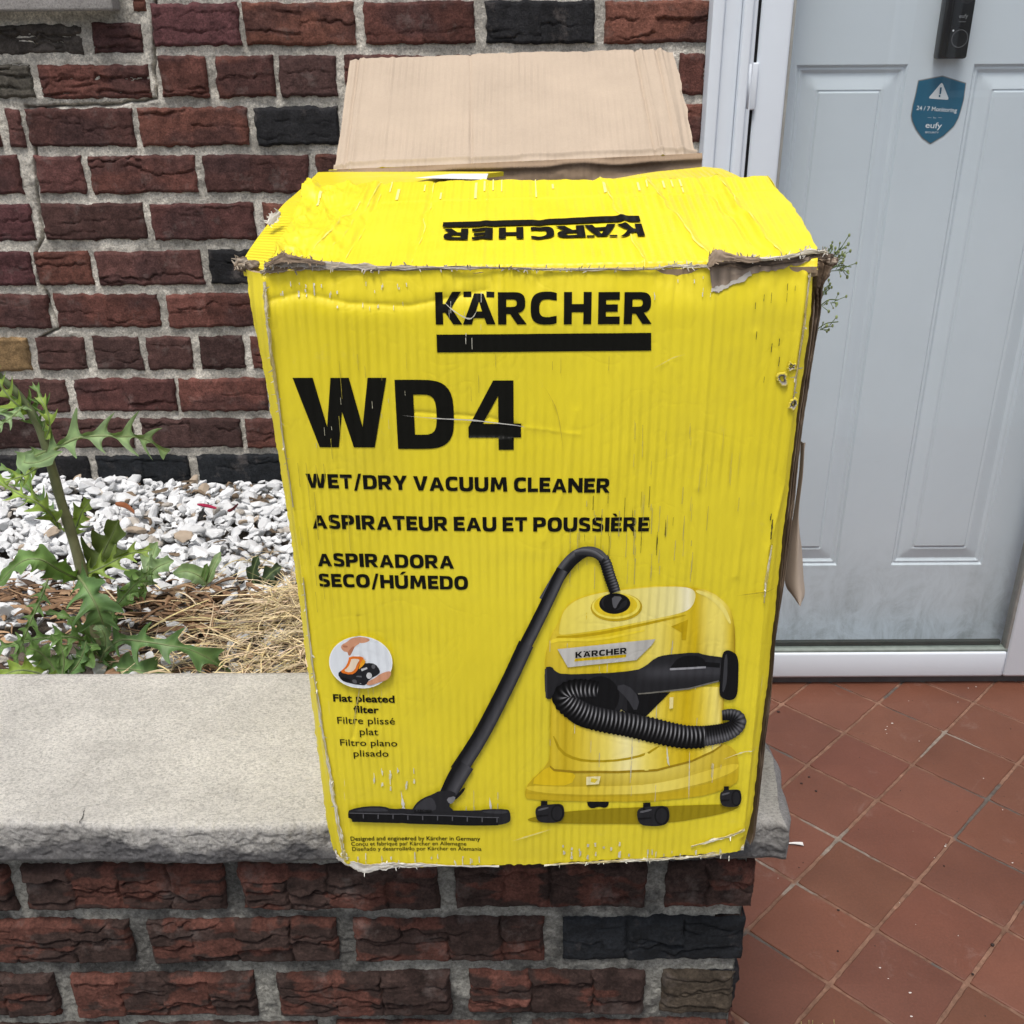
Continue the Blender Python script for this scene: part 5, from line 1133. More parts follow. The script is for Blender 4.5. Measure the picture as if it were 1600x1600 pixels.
a = spline([atY(x, y, .752) for x, y in li], 90); b = spline([atY(x, y, .748) for x, y in lo_], 90); q = np.linspace(0, 1, 16)
G = a[:, None] * (1 - q)[None, :, None] + b[:, None] * q[None, :, None]; G[..., 1] -= .012 * np.sin(np.pi * q)[None] * np.linspace(.2, 1, 90)[:, None]; G[..., 0] += .0007 * fbm(np.linspace(0, 9, 90), 0 * np.linspace(0, 9, 90), 351, 3)[:, None] * (q > .9)
m = MB(); m.sheet(G, (0, .0012, 0), 0, np.array([.46, .375, .30]) * np.ones(G.shape), 0, (.3, .24, .18)); m.build("loose_strip", CARDT, bx)

# ================================================================== PRINT ON THE CARTON
K = (.0070, .0070, .0055)
def mapped(mb, V, T, off, col, step=.005, conv=None):
    V, T = dice(np.asarray(V), T, step); c = col(V) if callable(col) else col
    mb.add((conv or conv_front)(off)(V) if conv is None else conv(V, off), T, 0, c)
def put_glyph(mb, ch, x0, x1, z0, z1, off, col=K, step=.005, conv=None):
    for loops in glyph(ch, (x0, x1, z0, z1)):
        V, T = tess(loops); mapped(mb, V, T, off, col, step, conv)
IO = .00045
m = MB()
for ch, a, b in (('K', 680.5, 722), ('Ä', 723, 774), ('R', 778, 823), ('C', 829, 871), ('H', 881, 924), ('E', 934.5, 968.5), ('R', 975, 1019)):
    zA, zB_ = F(a, 505.5)[2], F(a, 456.5)[2]; put_glyph(m, ch, F(a, 481)[0], F(b, 481)[0], zA, zB_, IO)
V, T = tess([np.array([F(*p)[[0, 2]] for p in [(682.5, 521), (1017, 519), (1017, 546.5), (683.5, 548.5)]])]); mapped(m, V, T, IO, K)
m.build("logo_print", PRINT, front)
m = MB()
put_glyph(m, 'W', F(471, 643)[0] - .0035, F(600, 643)[0] + .0035, F(520, 696.5)[2], F(520, 588.5)[2], IO)
put_glyph(m, 'D', F(620, 645)[0], F(709.5, 645)[0], F(660, 698)[2], F(640, 591)[2], IO)
put_glyph(m, '4', F(732, 655)[0], F(814, 655)[0], F(780, 699)[2], F(780, 592)[2], IO)
m.build("model_number_print", PRINT, front)
def line(mb, s, xL, yLt, yLb, xR, yRt, yRb, bold, col=K):
    p0, p1, q0 = F(xL, yLb), F(xR, yRb), F(xL, yLt); q1 = F(xR, yRt); V, T = text2d(s, bold)
    X = p0[0] + V[:, 0] * (p1[0] - p0[0]); zb_ = p0[2] + V[:, 0] * (p1[2] - p0[2]); zt2 = q0[2] + V[:, 0] * (q1[2] - q0[2])
    W_ = np.stack([X, zb_ + V[:, 1] * (zt2 - zb_)], 1); mapped(mb, W_, T, IO, col, .006)
m = MB()
def caps(mb, s, xL, yLt, yLb, xR, yRt, yRb):
    p0, p1, q0, q1 = F(xL, yLb), F(xR, yRb), F(xL, yLt), F(xR, yRt)
    for ch, a, b in caps_layout(s):
        zA = p0[2] + (a + b) / 2 * (p1[2] - p0[2]); zB2 = q0[2] + (a + b) / 2 * (q1[2] - q0[2])
        put_glyph(mb, ch, p0[0] + a * (p1[0] - p0[0]), p0[0] + b * (p1[0] - p0[0]), zA, zB2, IO)
caps(m, "WET/DRY VACUUM CLEANER", 480, 738, 760, 951.5, 743, 765.5)
caps(m, "ASPIRATEUR EAU ET POUSSIÈRE", 490, 801, 823, 1012.5, 804, 826)
caps(m, "ASPIRADORA", 498, 861, 882, 710, 861.5, 882.5)
caps(m, "SECO/HÚMEDO", 500, 893.5, 914, 732, 894, 915)
m.build("heading_print", PRINT, front)
m = MB()
line(m, "Flat pleated", 521.5, 1082.5, 1094, 617.5, 1082.5, 1094, .026)
line(m, "filter", 553.5, 1100, 1111, 593, 1100, 1111, .026)
line(m, "Filtre plissé", 528, 1117.5, 1128, 618, 1117.5, 1128, .004)
line(m, "plat", 563, 1134.5, 1145, 592, 1134.5, 1145, .004)
line(m, "Filtro plano", 532.5, 1152, 1162, 621.5, 1152, 1162, .004)
line(m, "plisado", 553.5, 1168.5, 1178.5, 608, 1168.5, 1178.5, .004)
m.build("filter_caption_print", PRINT, front); m = MB()
line(m, "Designed and engineered by Kärcher in Germany", 548.5, 1304.5, 1311, 750.5, 1304, 1310.5, .012)
line(m, "Conçu et fabriqué par Kärcher en Allemagne", 549.5, 1313, 1319, 729, 1312.5, 1318.5, .006)
line(m, "Diseñado y desarrollado por Kärcher en Alemania", 551, 1321, 1327, 752.5, 1320.5, 1326.5, .006)
m.build("origin_caption_print", PRINT, front)
# inverted logo on the flap: (across, up-flap) coordinates wrapped on the flap surface
nf = unit(np.cross(right_in[0] - left_in[0], (left_in[-1] + right_in[-1]) / 2 - (left_in[0] + right_in[0]) / 2))
if nf[2] < 0: nf = -nf
def proj(P):
    Q = np.asarray(P) - CAM; d = Q @ FW; return np.stack([800 + 1600 * (Q @ RT) / d, 800 - 1600 * (Q @ UP) / d], -1)
_u, _t = np.meshgrid(np.linspace(0, 1, 700), np.linspace(0, 1, 500), indexing='ij'); _P = flap(_u, _t); _q = proj(_P)
def flap_uv(px, py):
    i = np.argmin(((_q - [px, py]) ** 2).sum(-1)); return _P.reshape(-1, 3)[i][0], _t.ravel()[i]
def conv_flap(V, off):
    x, t = V[:, 0], V[:, 1] / .18; k = np.clip(t, 0, 1) * 89; i = np.clip(k.astype(int), 0, 88); f = k - i
    a = LP[i, 0] * (1 - f) + LP[i + 1, 0] * f; b = RP[i, 0] * (1 - f) + RP[i + 1, 0] * f
    return flap((x - a) / (b - a), t) + nf * off
m = MB(); yT, yB = 357.5, 375.5
for ch, a, b in (('K', 1007, 966), ('Ä', 965, 915), ('R', 914, 869), ('C', 866, 829), ('H', 818, 779), ('E', 770, 737), ('R', 732, 692)):
    t0, t1 = flap_uv(840, 357.5)[1], flap_uv(840, 376)[1]
    xa = flap_uv(a, 367)[0]; xb2 = flap_uv(b, 367)[0]
    put_glyph(m, ch, xa, xb2, t0 * .18, t1 * .18, .0013, K, .002, conv_flap)
xa, xb2 = flap_uv(693, 351)[0], flap_uv(1002, 351)[0]; ta, tb = flap_uv(840, 354.5)[1], flap_uv(840, 346.5)[1]
V, T = tess([np.array([(xa, ta * .18), (xb2, ta * .18), (xb2, tb * .18), (xa, tb * .18)])]); mapped(m, V, T, .0013, K, .002, conv_flap)
m.build("inverted_logo_print", PRINT, fflap)
m = MB(); rg = np.random.default_rng(12)      # paper broken white along the folds of the flap
for xc, sl_, t0, t1, wd in ((-.118, -.10, .0, .9, .0007), (-.069, -.05, .1, 1, .0008), (-.150, -.24, .0, .8, .0009), (.0905, .10, .0, 1, .0009), (.137, .16, .0, .95, .0010), (.1845, .10, .0, .9, .0012), (-.135, -.18, .3, 1, .0006), (.175, .13, .2, .8, .0006)):
    t = np.linspace(t0, t1, 70); y = YB + t * (YI - YB); xs_ = xc - sl_ * (y - YB) - .0018 * vn(y * 50, 0 * y, 3)
    wv = wd * .8 * np.clip(.2 + fbm(t * 14, 0 * t + xc * 50, 61, 4), .03, 1.2)
    G = np.stack([conv_flap(np.stack([xs_ + q * wv, t * .18], 1), .0007) for q in (-1, 0, 1)], 1); m.grid(G, 0, (.78, .71, .16))
for _ in range(24):                           # rubbed corrugations under the old tape
    x = rg.uniform(-.15, .03) if rg.random() < .7 else rg.uniform(.03, .18); t0 = rg.uniform(.80, .9); t = np.linspace(t0, min(1, t0 + rg.uniform(.04, .12)), 6); x = round(x / .0068) * .0068; wv = rg.uniform(.0004, .0011)
    G = np.stack([conv_flap(np.stack([x + 0 * t + q * wv, t * .18], 1), .0008) for q in (-1, 1)], 1); m.grid(G, 0, (.77, .71, .24))
m.build("crease_wear", CARDT, fflap)
# ---- printed picture of the vacuum cleaner (flat artwork on the panel)
def lin(r, g_, b_): return tuple(((q / 255 + .055) / 1.055) ** 2.4 if q > 10 else q / 255 / 12.92 for q in (r, g_, b_))
V7 = lambda x, y: (790 + x / 2.962, 830 + y / 2.962)
C6 = lambda x, y: (480 + x / 3.636, 930 + y / 3.636)
C5 = lambda x, y: (430 + x / 2.54, 560 + y / 2.54)
lay_ = [.0005]
def nxt(): lay_[0] += .000035; return lay_[0]
def chaikin(p, it=2):
    p = np.array(p, float)
    for _ in range(it):
        q = np.roll(p, -1, 0); p = np.stack([.75 * p + .25 * q, .25 * p + .75 * q], 1).reshape(-1, 2)
    return p
def art(mb, pts, col, conv=V7, smooth=2, step=.005, fn=None, holes=()):
    """filled printed shape; fn(art x, art y) may vary the ink"""
    prep = lambda l: np.array([F(*conv(*p))[[0, 2]] for p in (chaikin(l, smooth) if smooth else l)])
    V, T = tess([prep(pts)] + [prep(h_) for h_ in holes]); V, T = dice(V, T, step); o = nxt()
    if fn is None: c = np.array(col)
    else:
        q = proj(np.stack([V[:, 0], np.full(len(V), YB), V[:, 1]], 1)); a, b = V7(0, 0), V7(1, 1)
        c = fn((q[:, 0] - a[0]) / (b[0] - a[0]), (q[:, 1] - a[1]) / (b[1] - a[1]))
    mb.add(conv_front(o)(V), T, 0, c)
def grad(xs_, cols_):
    return lambda x, y: np.stack([np.interp(x, xs_, [c[k] for c in cols_]) for k in range(3)], 1)
def band(mb, pts, hw, prof, conv=V7, n=120, ribs=0, ribcol=(.2, .2, .2), rr=9, scal=.05, tilt=0.0):
    """printed tube: ink runs across its width; ribs are lighter bars"""
    P = spline([conv(*p) for p in pts], n); s = np.linspace(0, 1, n); T = unit(np.gradient(P, axis=0)); Nn = np.stack([-T[:, 1], T[:, 0]], 1)
    h = np.interp(s, np.linspace(0, 1, len(hw)), hw); L = np.concatenate([[0], np.cumsum(np.linalg.norm(np.diff(P, axis=0), axis=1))]); r = np.linspace(-1, 1, rr)
    ph = (L / L[-1])[:, None] * ribs + tilt * (r[None] ** 2)
    if ribs: h = h * (1 + scal * np.cos(2 * np.pi * (L / L[-1]) * ribs))
    G = P[:, None] + Nn[:, None] * (h[:, None] * r)[..., None]
    c = np.stack([np.interp(r, np.linspace(-1, 1, len(prof)), [q[k] for q in prof]) for k in range(3)], -1)[None] * np.ones((n, 1, 1))
    if ribs:
        k = np.clip(np.cos(2 * np.pi * ph), 0, 1)[..., None] ** 2; wgt = np.exp(-((r + .25) / .42) ** 2)[None, :, None]; dkk = np.clip(-np.cos(2 * np.pi * ph), 0, 1)[..., None]
        c = c * (1 - .6 * dkk) + np.array(ribcol) * k * wgt
    W3 = np.array([F(*p) for p in G.reshape(-1, 2)]); o = nxt()
    W3[:, 1] = YB - D(W3[:, 0], W3[:, 2]) - o; mb.grid(W3.reshape(n, rr, 3), 0, c)
def ell(cx, cy, rx, ry, n=30, rot=0):
    a = np.linspace(0, 2 * np.pi, n, endpoint=False); c, s_ = math.cos(rot), math.sin(rot)
    return [(cx + rx * math.cos(t) * c - ry * math.sin(t) * s_, cy + rx * math.cos(t) * s_ + ry * math.sin(t) * c) for t in a]
BK, B2, B3, B4 = lin(22, 22, 24), lin(38, 38, 41), lin(58, 58, 62), lin(92, 92, 96)
Y0, Y1, Y2, Y3, Y4 = lin(158, 130, 26), lin(200, 172, 36), lin(222, 196, 56), lin(238, 219, 104), lin(246, 234, 164)
vac = MB()
art(vac, [(75, 1325), (180, 1300), (400, 1280), (760, 1270), (1090, 1265), (1070, 1290), (960, 1320), (760, 1352), (420, 1352), (200, 1345)], lin(150, 132, 22), smooth=2)
art(vac, [(376, 1240), (476, 1240), (476, 1262), (462, 1276), (430, 1268), (400, 1278), (380, 1266)], BK, smooth=1)
# castor chassis
art(vac, [(90, 1215), (92, 1180), (108, 1145), (196, 1062), (206, 1000), (1000, 974), (1060, 1008), (1080, 1060), (1076, 1165), (1050, 1172), (985, 1206), (880, 1232), (640, 1248), (330, 1242), (100, 1226)], Y2, smooth=1,
    fn=lambda x, y: np.array(Y1) * (1 - sstep(1040, 1240, y) * .12)[:, None] + (np.array(Y3) - np.array(Y1)) * (np.exp(-((x - 640) / 260) ** 2) * sstep(1240, 1040, y))[:, None])
art(vac, [(92, 1186), (100, 1158), (300, 1172), (620, 1172), (800, 1146), (950, 1100), (1078, 1068), (1078, 1100), (980, 1145), (820, 1190), (640, 1212), (330, 1212)], Y2, smooth=2, fn=lambda x, y: np.array(Y2) + (np.array(Y3) - np.array(Y2)) * np.exp(-((x - 700) / 200) ** 2)[:, None])
art(vac, [(92, 1216), (94, 1196), (330, 1222), (640, 1222), (830, 1200), (985, 1150), (1077, 1108), (1076, 1165), (985, 1206), (880, 1232), (640, 1248), (330, 1242), (100, 1226)], Y1, smooth=1)
art(vac, [(110, 1150), (196, 1066), (230, 1094), (330, 1104), (300, 1166), (180, 1160)], lin(222, 190, 34), smooth=1)
# drum
art(vac, [(208, 730), (204, 1070), (225, 1088), (320, 1100), (520, 1104), (700, 1098), (860, 1060), (960, 1015), (1002, 985), (1012, 720), (600, 700)], Y2, smooth=0, step=.003,
    fn=grad([205, 225, 270, 340, 470, 560, 650, 740, 840, 900, 950, 985, 1000, 1012], [Y1, Y2, Y1, Y2, Y3, Y4, Y3, Y2, lin(205, 175, 24), Y2, Y3, lin(240, 222, 120), Y1, Y0]))
art(vac, [(216, 930), (225, 930), (258, 1000), (330, 1038), (420, 1050), (540, 1044), (640, 1022), (705, 985), (712, 992), (645, 1032), (545, 1054), (420, 1061), (325, 1050), (250, 1012)], lin(176, 150, 22), smooth=1)
art(vac, [(204, 1066), (225, 1084), (330, 1096), (520, 1100), (700, 1094), (860, 1056), (960, 1010), (1002, 981), (1002, 990), (960, 1020), (860, 1066), (700, 1105), (520, 1111), (320, 1107), (222, 1094), (204, 1076)], Y0, smooth=0)
# head
art(vac, [(180, 640), (182, 560), (192, 515), (214, 450), (248, 395), (272, 332), (335, 288), (470, 260), (640, 242), (830, 243), (950, 272), (1028, 338), (1050, 385), (1063, 470), (1062, 600), (900, 600), (700, 650), (240, 660)], Y2, smooth=1, step=.003,
    fn=lambda x, y: grad([180, 200, 300, 520, 700, 800, 880, 940, 1000, 1040, 1062], [Y1, Y2, Y2, lin(226, 200, 34), Y3, Y2, lin(208, 178, 26), Y3, lin(240, 222, 110), Y2, Y0])(x, y) * (.93 + .07 * sstep(640, 400, y))[:, None])
art(vac, [(243, 448), (256, 372), (280, 330), (345, 288), (472, 261), (700, 244), (832, 246), (882, 272), (866, 338), (822, 368), (652, 398), (480, 434), (300, 454), (252, 458)], Y4, smooth=2, fn=grad([243, 400, 640, 800, 830, 860, 884], [lin(232, 214, 92), lin(238, 222, 110), lin(236, 222, 130), lin(238, 228, 160), lin(246, 240, 205), lin(240, 232, 190), lin(226, 214, 120)]))
art(vac, [(236, 462), (300, 462), (480, 442), (655, 406), (824, 376), (836, 382), (660, 418), (480, 456), (300, 476), (232, 474)], lin(190, 160, 20), smooth=1)
art(vac, [(762, 430), (842, 400), (832, 496), (812, 494), (812, 460)], lin(190, 160, 20), smooth=0)
art(vac, [(205, 480), (250, 470), (420, 480), (640, 440), (640, 450), (420, 492), (250, 486), (203, 500)], lin(238, 214, 60), smooth=1)
art(vac, [(880, 260), (950, 285), (1015, 345), (1045, 420), (1035, 430), (1000, 360), (940, 300), (876, 275)], lin(240, 224, 120), smooth=2)
art(vac, ell(510, 335, 119, 66), lin(192, 162, 28), smooth=0); art(vac, ell(508, 329, 112, 60), lin(240, 222, 92), smooth=0); art(vac, ell(506, 326, 100, 53), lin(224, 196, 44), smooth=0)
art(vac, ell(502, 318, 72, 48), BK, smooth=0); art(vac, ell(500, 312, 60, 37), B2, smooth=0)
art(vac, [(448, 300), (478, 274), (556, 284), (560, 300), (532, 312), (520, 345), (470, 352), (452, 330)], BK, smooth=1); art(vac, [(488, 282), (540, 286), (518, 316), (505, 344), (492, 330)], B4, smooth=1)
# black waist band
art(vac, [(178, 606), (212, 602), (226, 624), (260, 640), (440, 640), (602, 630), (645, 610), (690, 572), (738, 560), (880, 552), (922, 568), (1004, 580), (1010, 584), (1010, 686), (1004, 690), (850, 722), (700, 736), (620, 742), (640, 850), (540, 830), (440, 700), (246, 690), (214, 755), (182, 752)], B2, smooth=1,
    fn=lambda x, y: np.array(B2) + np.array(B3) * (.7 * np.exp(-((y - 640 - 0 * x) / 30) ** 2) * sstep(560, 700, x))[:, None])
art(vac, [(560, 740), (760, 734), (646, 846), (560, 830)], BK, smooth=0)
art(vac, [(756, 622), (800, 570), (880, 566), (918, 586), (930, 620), (920, 630), (760, 630)], BK, smooth=1); art(vac, [(757, 622), (925, 620), (925, 629), (757, 632)], lin(150, 150, 155), smooth=0)
art(vac, [(925, 600), (990, 606), (990, 628), (925, 622)], BK, smooth=0); art(vac, [(610, 736), (850, 716), (985, 686), (985, 692), (850, 724), (610, 742)], lin(110, 108, 100), smooth=0)
art(vac, ell(440, 752, 108, 112), B2, smooth=0); art(vac, ell(432, 748, 92, 96), BK, smooth=0)
art(vac, [(236, 770), (300, 850), (430, 880), (600, 838), (580, 870), (460, 906), (360, 896), (280, 850)], BK, smooth=2)
art(vac, [(500, 700), (560, 760), (600, 830), (620, 760), (560, 690)], B3, smooth=1)
art(vac, [(1000, 562), (1018, 546), (1040, 548), (1078, 575), (1076, 690), (1070, 762), (1042, 780), (1008, 772), (986, 752), (990, 690)], BK, smooth=2); art(vac, [(1012, 570), (1026, 562), (1024, 690), (1008, 740), (1000, 735), (1006, 660)], B3, smooth=1)
art(vac, [(180, 612), (190, 612), (192, 745), (184, 748)], B3, smooth=0)
# name plate
art(vac, [(238, 521), (691, 484), (672, 512), (602, 580), (286, 606)], lin(186, 184, 178), smooth=0, fn=lambda x, y: np.array(lin(196, 194, 188)) * (1 - .18 * np.exp(-((x - 640) / 60) ** 2))[:, None])
art(vac, [(318, 566), (555, 552), (553, 566), (316, 580)], lin(226, 190, 20), smooth=0)
# hose round the body: far end, then the front loop
band(vac, [(1000, 846), (1038, 844), (1068, 856), (1076, 880), (1050, 910), (1000, 928), (920, 940), (850, 942)], [8, 9.5, 11.5, 13, 14.5, 16, 17], [B3, B4, B2, BK, BK], ribs=26, ribcol=(.06, .06, .065), n=300, scal=.03)
band(vac, [(425, 712), (370, 706), (325, 706), (280, 722), (266, 752), (306, 794), (380, 836), (470, 862), (560, 880), (660, 904), (760, 930), (840, 944), (920, 946)], [12, 14, 15, 16, 17, 18, 18.5, 19, 19, 19.3, 19, 18.2, 17], [B2, B2, BK, BK, lin(12, 12, 13)], ribs=44, ribcol=(.34, .34, .35), n=520, tilt=.55, rr=11)
art(vac, [(372, 1122), (438, 1121), (430, 1158), (372, 1160)], lin(236, 226, 170), smooth=0); art(vac, [(395, 1128), (425, 1135), (412, 1152), (392, 1146)], Y2, smooth=0); art(vac, [(756, 756), (774, 756), (772, 808), (755, 810)], lin(232, 218, 150), smooth=0)
# castors
for x0_, x1_, y0_, y1_ in ((135, 271, 1236, 1335), (604, 757, 1252, 1357), (988, 1090, 1180, 1272)):
    wq, hq = x1_ - x0_, y1_ - y0_
    art(vac, [(x0_ + .2 * wq, y0_ - 6), (x0_ + .42 * wq, y0_ - 6), (x0_ + .45 * wq, y0_ + .4 * hq), (x0_ + .2 * wq, y0_ + .4 * hq)], BK, smooth=0)
    art(vac, [(x0_, y0_ + .38 * hq), (x0_ + .1 * wq, y0_ + .16 * hq), (x0_ + .55 * wq, y0_ + .10 * hq), (x0_ + .92 * wq, y0_ + .10 * hq), (x1_, y0_ + .35 * hq), (x1_, y0_ + .72 * hq), (x0_ + .85 * wq, y1_), (x0_ + .3 * wq, y1_), (x0_ + .06 * wq, y0_ + .86 * hq)], B2, smooth=2)
    art(vac, ell(x0_ + .76 * wq, y0_ + .54 * hq, .22 * wq, .42 * hq, 22), BK, smooth=0); art(vac, ell(x0_ + .76 * wq, y0_ + .54 * hq, .17 * wq, .34 * hq, 22), B2, smooth=0)
    art(vac, [(x0_ + .12 * wq, y0_ + .30 * hq), (x0_ + .46 * wq, y0_ + .22 * hq), (x0_ + .46 * wq, y0_ + .30 * hq), (x0_ + .10 * wq, y0_ + .42 * hq)], B4, smooth=1)
    art(vac, [(x0_ + .05 * wq, y0_ + .62 * hq), (x0_ + .45 * wq, y0_ + .60 * hq), (x0_ + .45 * wq, y0_ + .66 * hq), (x0_ + .05 * wq, y0_ + .70 * hq)], BK, smooth=0)
# suction tube, its bend and the short ribbed hose above the knob
band(vac, [C5(1296, 770), C5(1310, 800), C5(1322, 840), C5(1336, 880), C5(1346, 910)], [8.5, 9, 9, 9, 8.5], [B2, B4, B3, BK, BK], conv=lambda x, y: (x, y), ribs=13, ribcol=(.07, .07, .075), n=160)
band(vac, [C5(1068, 940), C5(1110, 868), C5(1150, 808), C5(1192, 766), C5(1235, 748), C5(1275, 756), C5(1306, 784)], [9.5, 9.5, 10, 10, 8, 8, 7.5], [lin(70, 70, 74), B4, B2, BK, BK], conv=lambda x, y: (x, y))
band(vac, [(897, 852), (910, 850), (926, 853), (940, 862)], [4, 5, 5, 4], [lin(120, 120, 124), B3, B2], conv=lambda x, y: (x, y + 5))
band(vac, [(878, 882), (850, 940), (815, 1010)], [9.2, 9.6, 10.2], [B2, lin(84, 84, 88), B3, BK, BK], conv=lambda x, y: (x, y))
band(vac, [(822, 996), (790, 1065), (752, 1140), (716, 1198)], [12, 12, 12.4, 13], [B2, lin(78, 78, 82), B3, BK, BK], conv=lambda x, y: (x, y))
band(vac, [(727, 1186), (712, 1212), (699, 1238)], [15, 14.5, 13], [B2, lin(80, 80, 84), B3, BK, BK], conv=lambda x, y: (x, y))
art(vac, [(800, 1170), (842, 1120), (892, 1062), (900, 1075), (870, 1115), (840, 1140)], BK, conv=C6, smooth=1)
# floor nozzle
art(vac, [(236, 1218), (244, 1196), (340, 1177), (440, 1177), (482, 1194), (590, 1190), (760, 1200), (980, 1196), (1012, 1187), (1132, 1187), (1152, 1198), (1157, 1250), (1142, 1268), (1086, 1282), (880, 1285), (260, 1267), (257, 1250), (238, 1244)], B2, conv=C6, smooth=1)
art(vac, [(238, 1220), (600, 1228), (900, 1236), (1086, 1240), (1086, 1282), (880, 1285), (260, 1267), (257, 1250), (238, 1244)], BK, conv=C6, smooth=0)
art(vac, [(246, 1206), (340, 1186), (436, 1186), (470, 1204), (440, 1207)], B3, conv=C6, smooth=1); art(vac, [(985, 1206), (1015, 1194), (1128, 1194), (1146, 1206), (1100, 1216)], B3, conv=C6, smooth=1); art(vac, [(244, 1214), (600, 1222), (1090, 1234), (1090, 1238), (600, 1226), (244, 1218)], B4, conv=C6, smooth=0)
art(vac, [(588, 1216), (618, 1160), (660, 1128), (720, 1104), (752, 1084), (842, 1086), (848, 1128), (800, 1166), (842, 1206), (720, 1214)], B2, conv=C6, smooth=1); art(vac, [(604, 1206), (632, 1160), (690, 1122), (720, 1130), (742, 1190), (700, 1206)], B3, conv=C6, smooth=1)
art(vac, [(790, 1128), (846, 1112), (838, 1146), (812, 1164)], lin(120, 120, 124), conv=C6, smooth=1)
art(vac, [(612, 1207), (708, 1209), (708, 1213), (612, 1211)], BK, conv=C6, smooth=0)
for k_ in range(10): art(vac, [(320 + k_ * 84, 1222 + k_ * 1.6), (326 + k_ * 84, 1222 + k_ * 1.6), (326 + k_ * 84, 1246 + k_ * 1.8), (320 + k_ * 84, 1246 + k_ * 1.8)], lin(86, 86, 90), conv=C6, smooth=0)
# words on the name plate and nozzle
def small_logo(mb, x0_, y0_, x1_, y1_, capx, conv, col):
    lay = caps_layout("KÄRCHER", .10); o = nxt()
    for ch, a, b in lay:
        for loops in glyph(ch, (0, 1, 0, 1)):
            LL = []
            for l in loops:
                l = np.asarray(l); xx_ = x0_ + (a + (b - a) * l[:, 0]) * (x1_ - x0_); yy_ = y0_ + (a + (b - a) * l[:, 0]) * (y1_ - y0_) - l[:, 1] * capx
                LL.append(np.array([F(*conv(p, q))[[0, 2]] for p, q in zip(xx_, yy_)]))
            V, T = tess(LL); V, T = dice(V, T, .008); mb.add(conv_front(o)(V), T, 0, col)
small_logo(vac, 320, 558, 556, 543, 28, V7, K); small_logo(vac, 612, 1204, 710, 1206, 13, C6, lin(20, 20, 20))
vac.build("vacuum_picture_print", PRINT, front)
# round inset photograph: fingers lifting the flat filter out of its black cradle
ins = MB(); SK, SK2 = lin(206, 150, 118), lin(176, 118, 90)
art(ins, ell(310, 357, 180, 149, 44), lin(238, 240, 240), conv=C6, smooth=0); art(ins, ell(310, 357, 174, 144, 44), lin(220, 225, 230), conv=C6, smooth=0)
art(ins, [(262, 215), (330, 212), (366, 224), (352, 240), (300, 252), (276, 268), (262, 300), (250, 322), (238, 318), (236, 300), (214, 298), (196, 276), (204, 256), (230, 244)], SK, conv=C6, smooth=2)
art(ins, [(236, 300), (262, 268), (276, 268), (262, 300), (250, 322), (240, 318)], SK2, conv=C6, smooth=1); art(ins, [(205, 262), (232, 262), (240, 272), (214, 275)], SK2, conv=C6, smooth=1)
art(ins, [(178, 425), (200, 404), (300, 372), (345, 358), (392, 362), (420, 398), (416, 420), (360, 450), (340, 486), (300, 488), (240, 476), (200, 462)], B2, conv=C6, smooth=1)
for e_ in (ell(300, 440, 16, 15, 16), ell(382, 378, 11, 13, 16)): art(ins, e_, B4, conv=C6, smooth=0)
art(ins, [(310, 396), (345, 382), (348, 392), (316, 408)], lin(190, 190, 190), conv=C6, smooth=0); art(ins, ell(358, 430, 16, 18, 16), lin(200, 200, 200), conv=C6, smooth=0); art(ins, [(190, 440), (250, 455), (250, 468), (196, 454)], BK, conv=C6, smooth=0); art(ins, [(260, 455), (285, 455), (290, 480), (266, 476)], B4, conv=C6, smooth=1)
art(ins, [(340, 484), (352, 462), (392, 442), (420, 418), (478, 398), (484, 420), (462, 452), (410, 468), (370, 484)], SK, conv=C6, smooth=2)
art(ins, [(244, 322), (326, 326), (326, 338), (302, 372), (290, 408), (256, 430), (188, 414), (222, 388), (240, 352)], lin(224, 118, 40), conv=C6, smooth=1)
art(ins, [(256, 336), (308, 338), (290, 364), (276, 400), (250, 416), (212, 406), (240, 384), (254, 352)], lin(232, 214, 190), conv=C6, smooth=1); art(ins, [(326, 332), (340, 350), (322, 376), (296, 402), (304, 372)], lin(232, 160, 40), conv=C6, smooth=1)
ins.build("filter_picture_print", PRINT, front)
# rubbed spots where the print has come off: rows of little bare flecks along the flutes
wr = MB(); rg = np.random.default_rng(99)
def flecks(x0_, x1_, y0_, y1_, n, h0, h1, col, w0=.9, pitch=12.6, prob=1.0):
    o = .0011 + .00002 * len(wr.v) * 0
    for _ in range(n):
        if rg.random() > prob: continue
        x = x0_ + pitch * rg.integers(0, max(1, int((x1_ - x0_) / pitch) + 1)) + rg.normal(0, .8); y = rg.uniform(y0_, y1_); hh = rg.uniform(h0, h1); wd = w0 * rg.uniform(.5, 1.3)
        sl2 = (820 - x) / 3500.0; k = 5; ys_ = np.linspace(-hh / 2, hh / 2, k)
        L1 = [(x + q * sl2 - wd * rg.uniform(.3, 1), y + q) for q in ys_] + [(x + q * sl2 + wd * rg.uniform(.3, 1), y + q) for q in ys_[::-1]]
        V, T = tess([np.array([F(*p)[[0, 2]] for p in L1])]); wr.add(conv_front(o + rg.uniform(0, .0001))(V), T, 0, np.array(col) * rg.uniform(.8, 1.15))
WHT, DKS = (.62, .60, .50), (.05, .045, .02)
flecks(440, 530, 440, 462, 16, 3, 10, WHT, 1.5); flecks(560, 640, 442, 456, 8, 2, 7, WHT, 1.2); flecks(490, 640, 472, 482, 7, 2, 7, WHT, 1.1); flecks(585, 665, 1198, 1228, 26, 3, 9, (.66, .65, .5), 1.5); flecks(560, 760, 1334, 1347, 22, 3, 12, WHT, 1.2); flecks(1000, 1160, 1330, 1344, 14, 3, 10, WHT, 1.0); flecks(880, 1020, 1318, 1340, 26, 3, 8, WHT, 1.8)
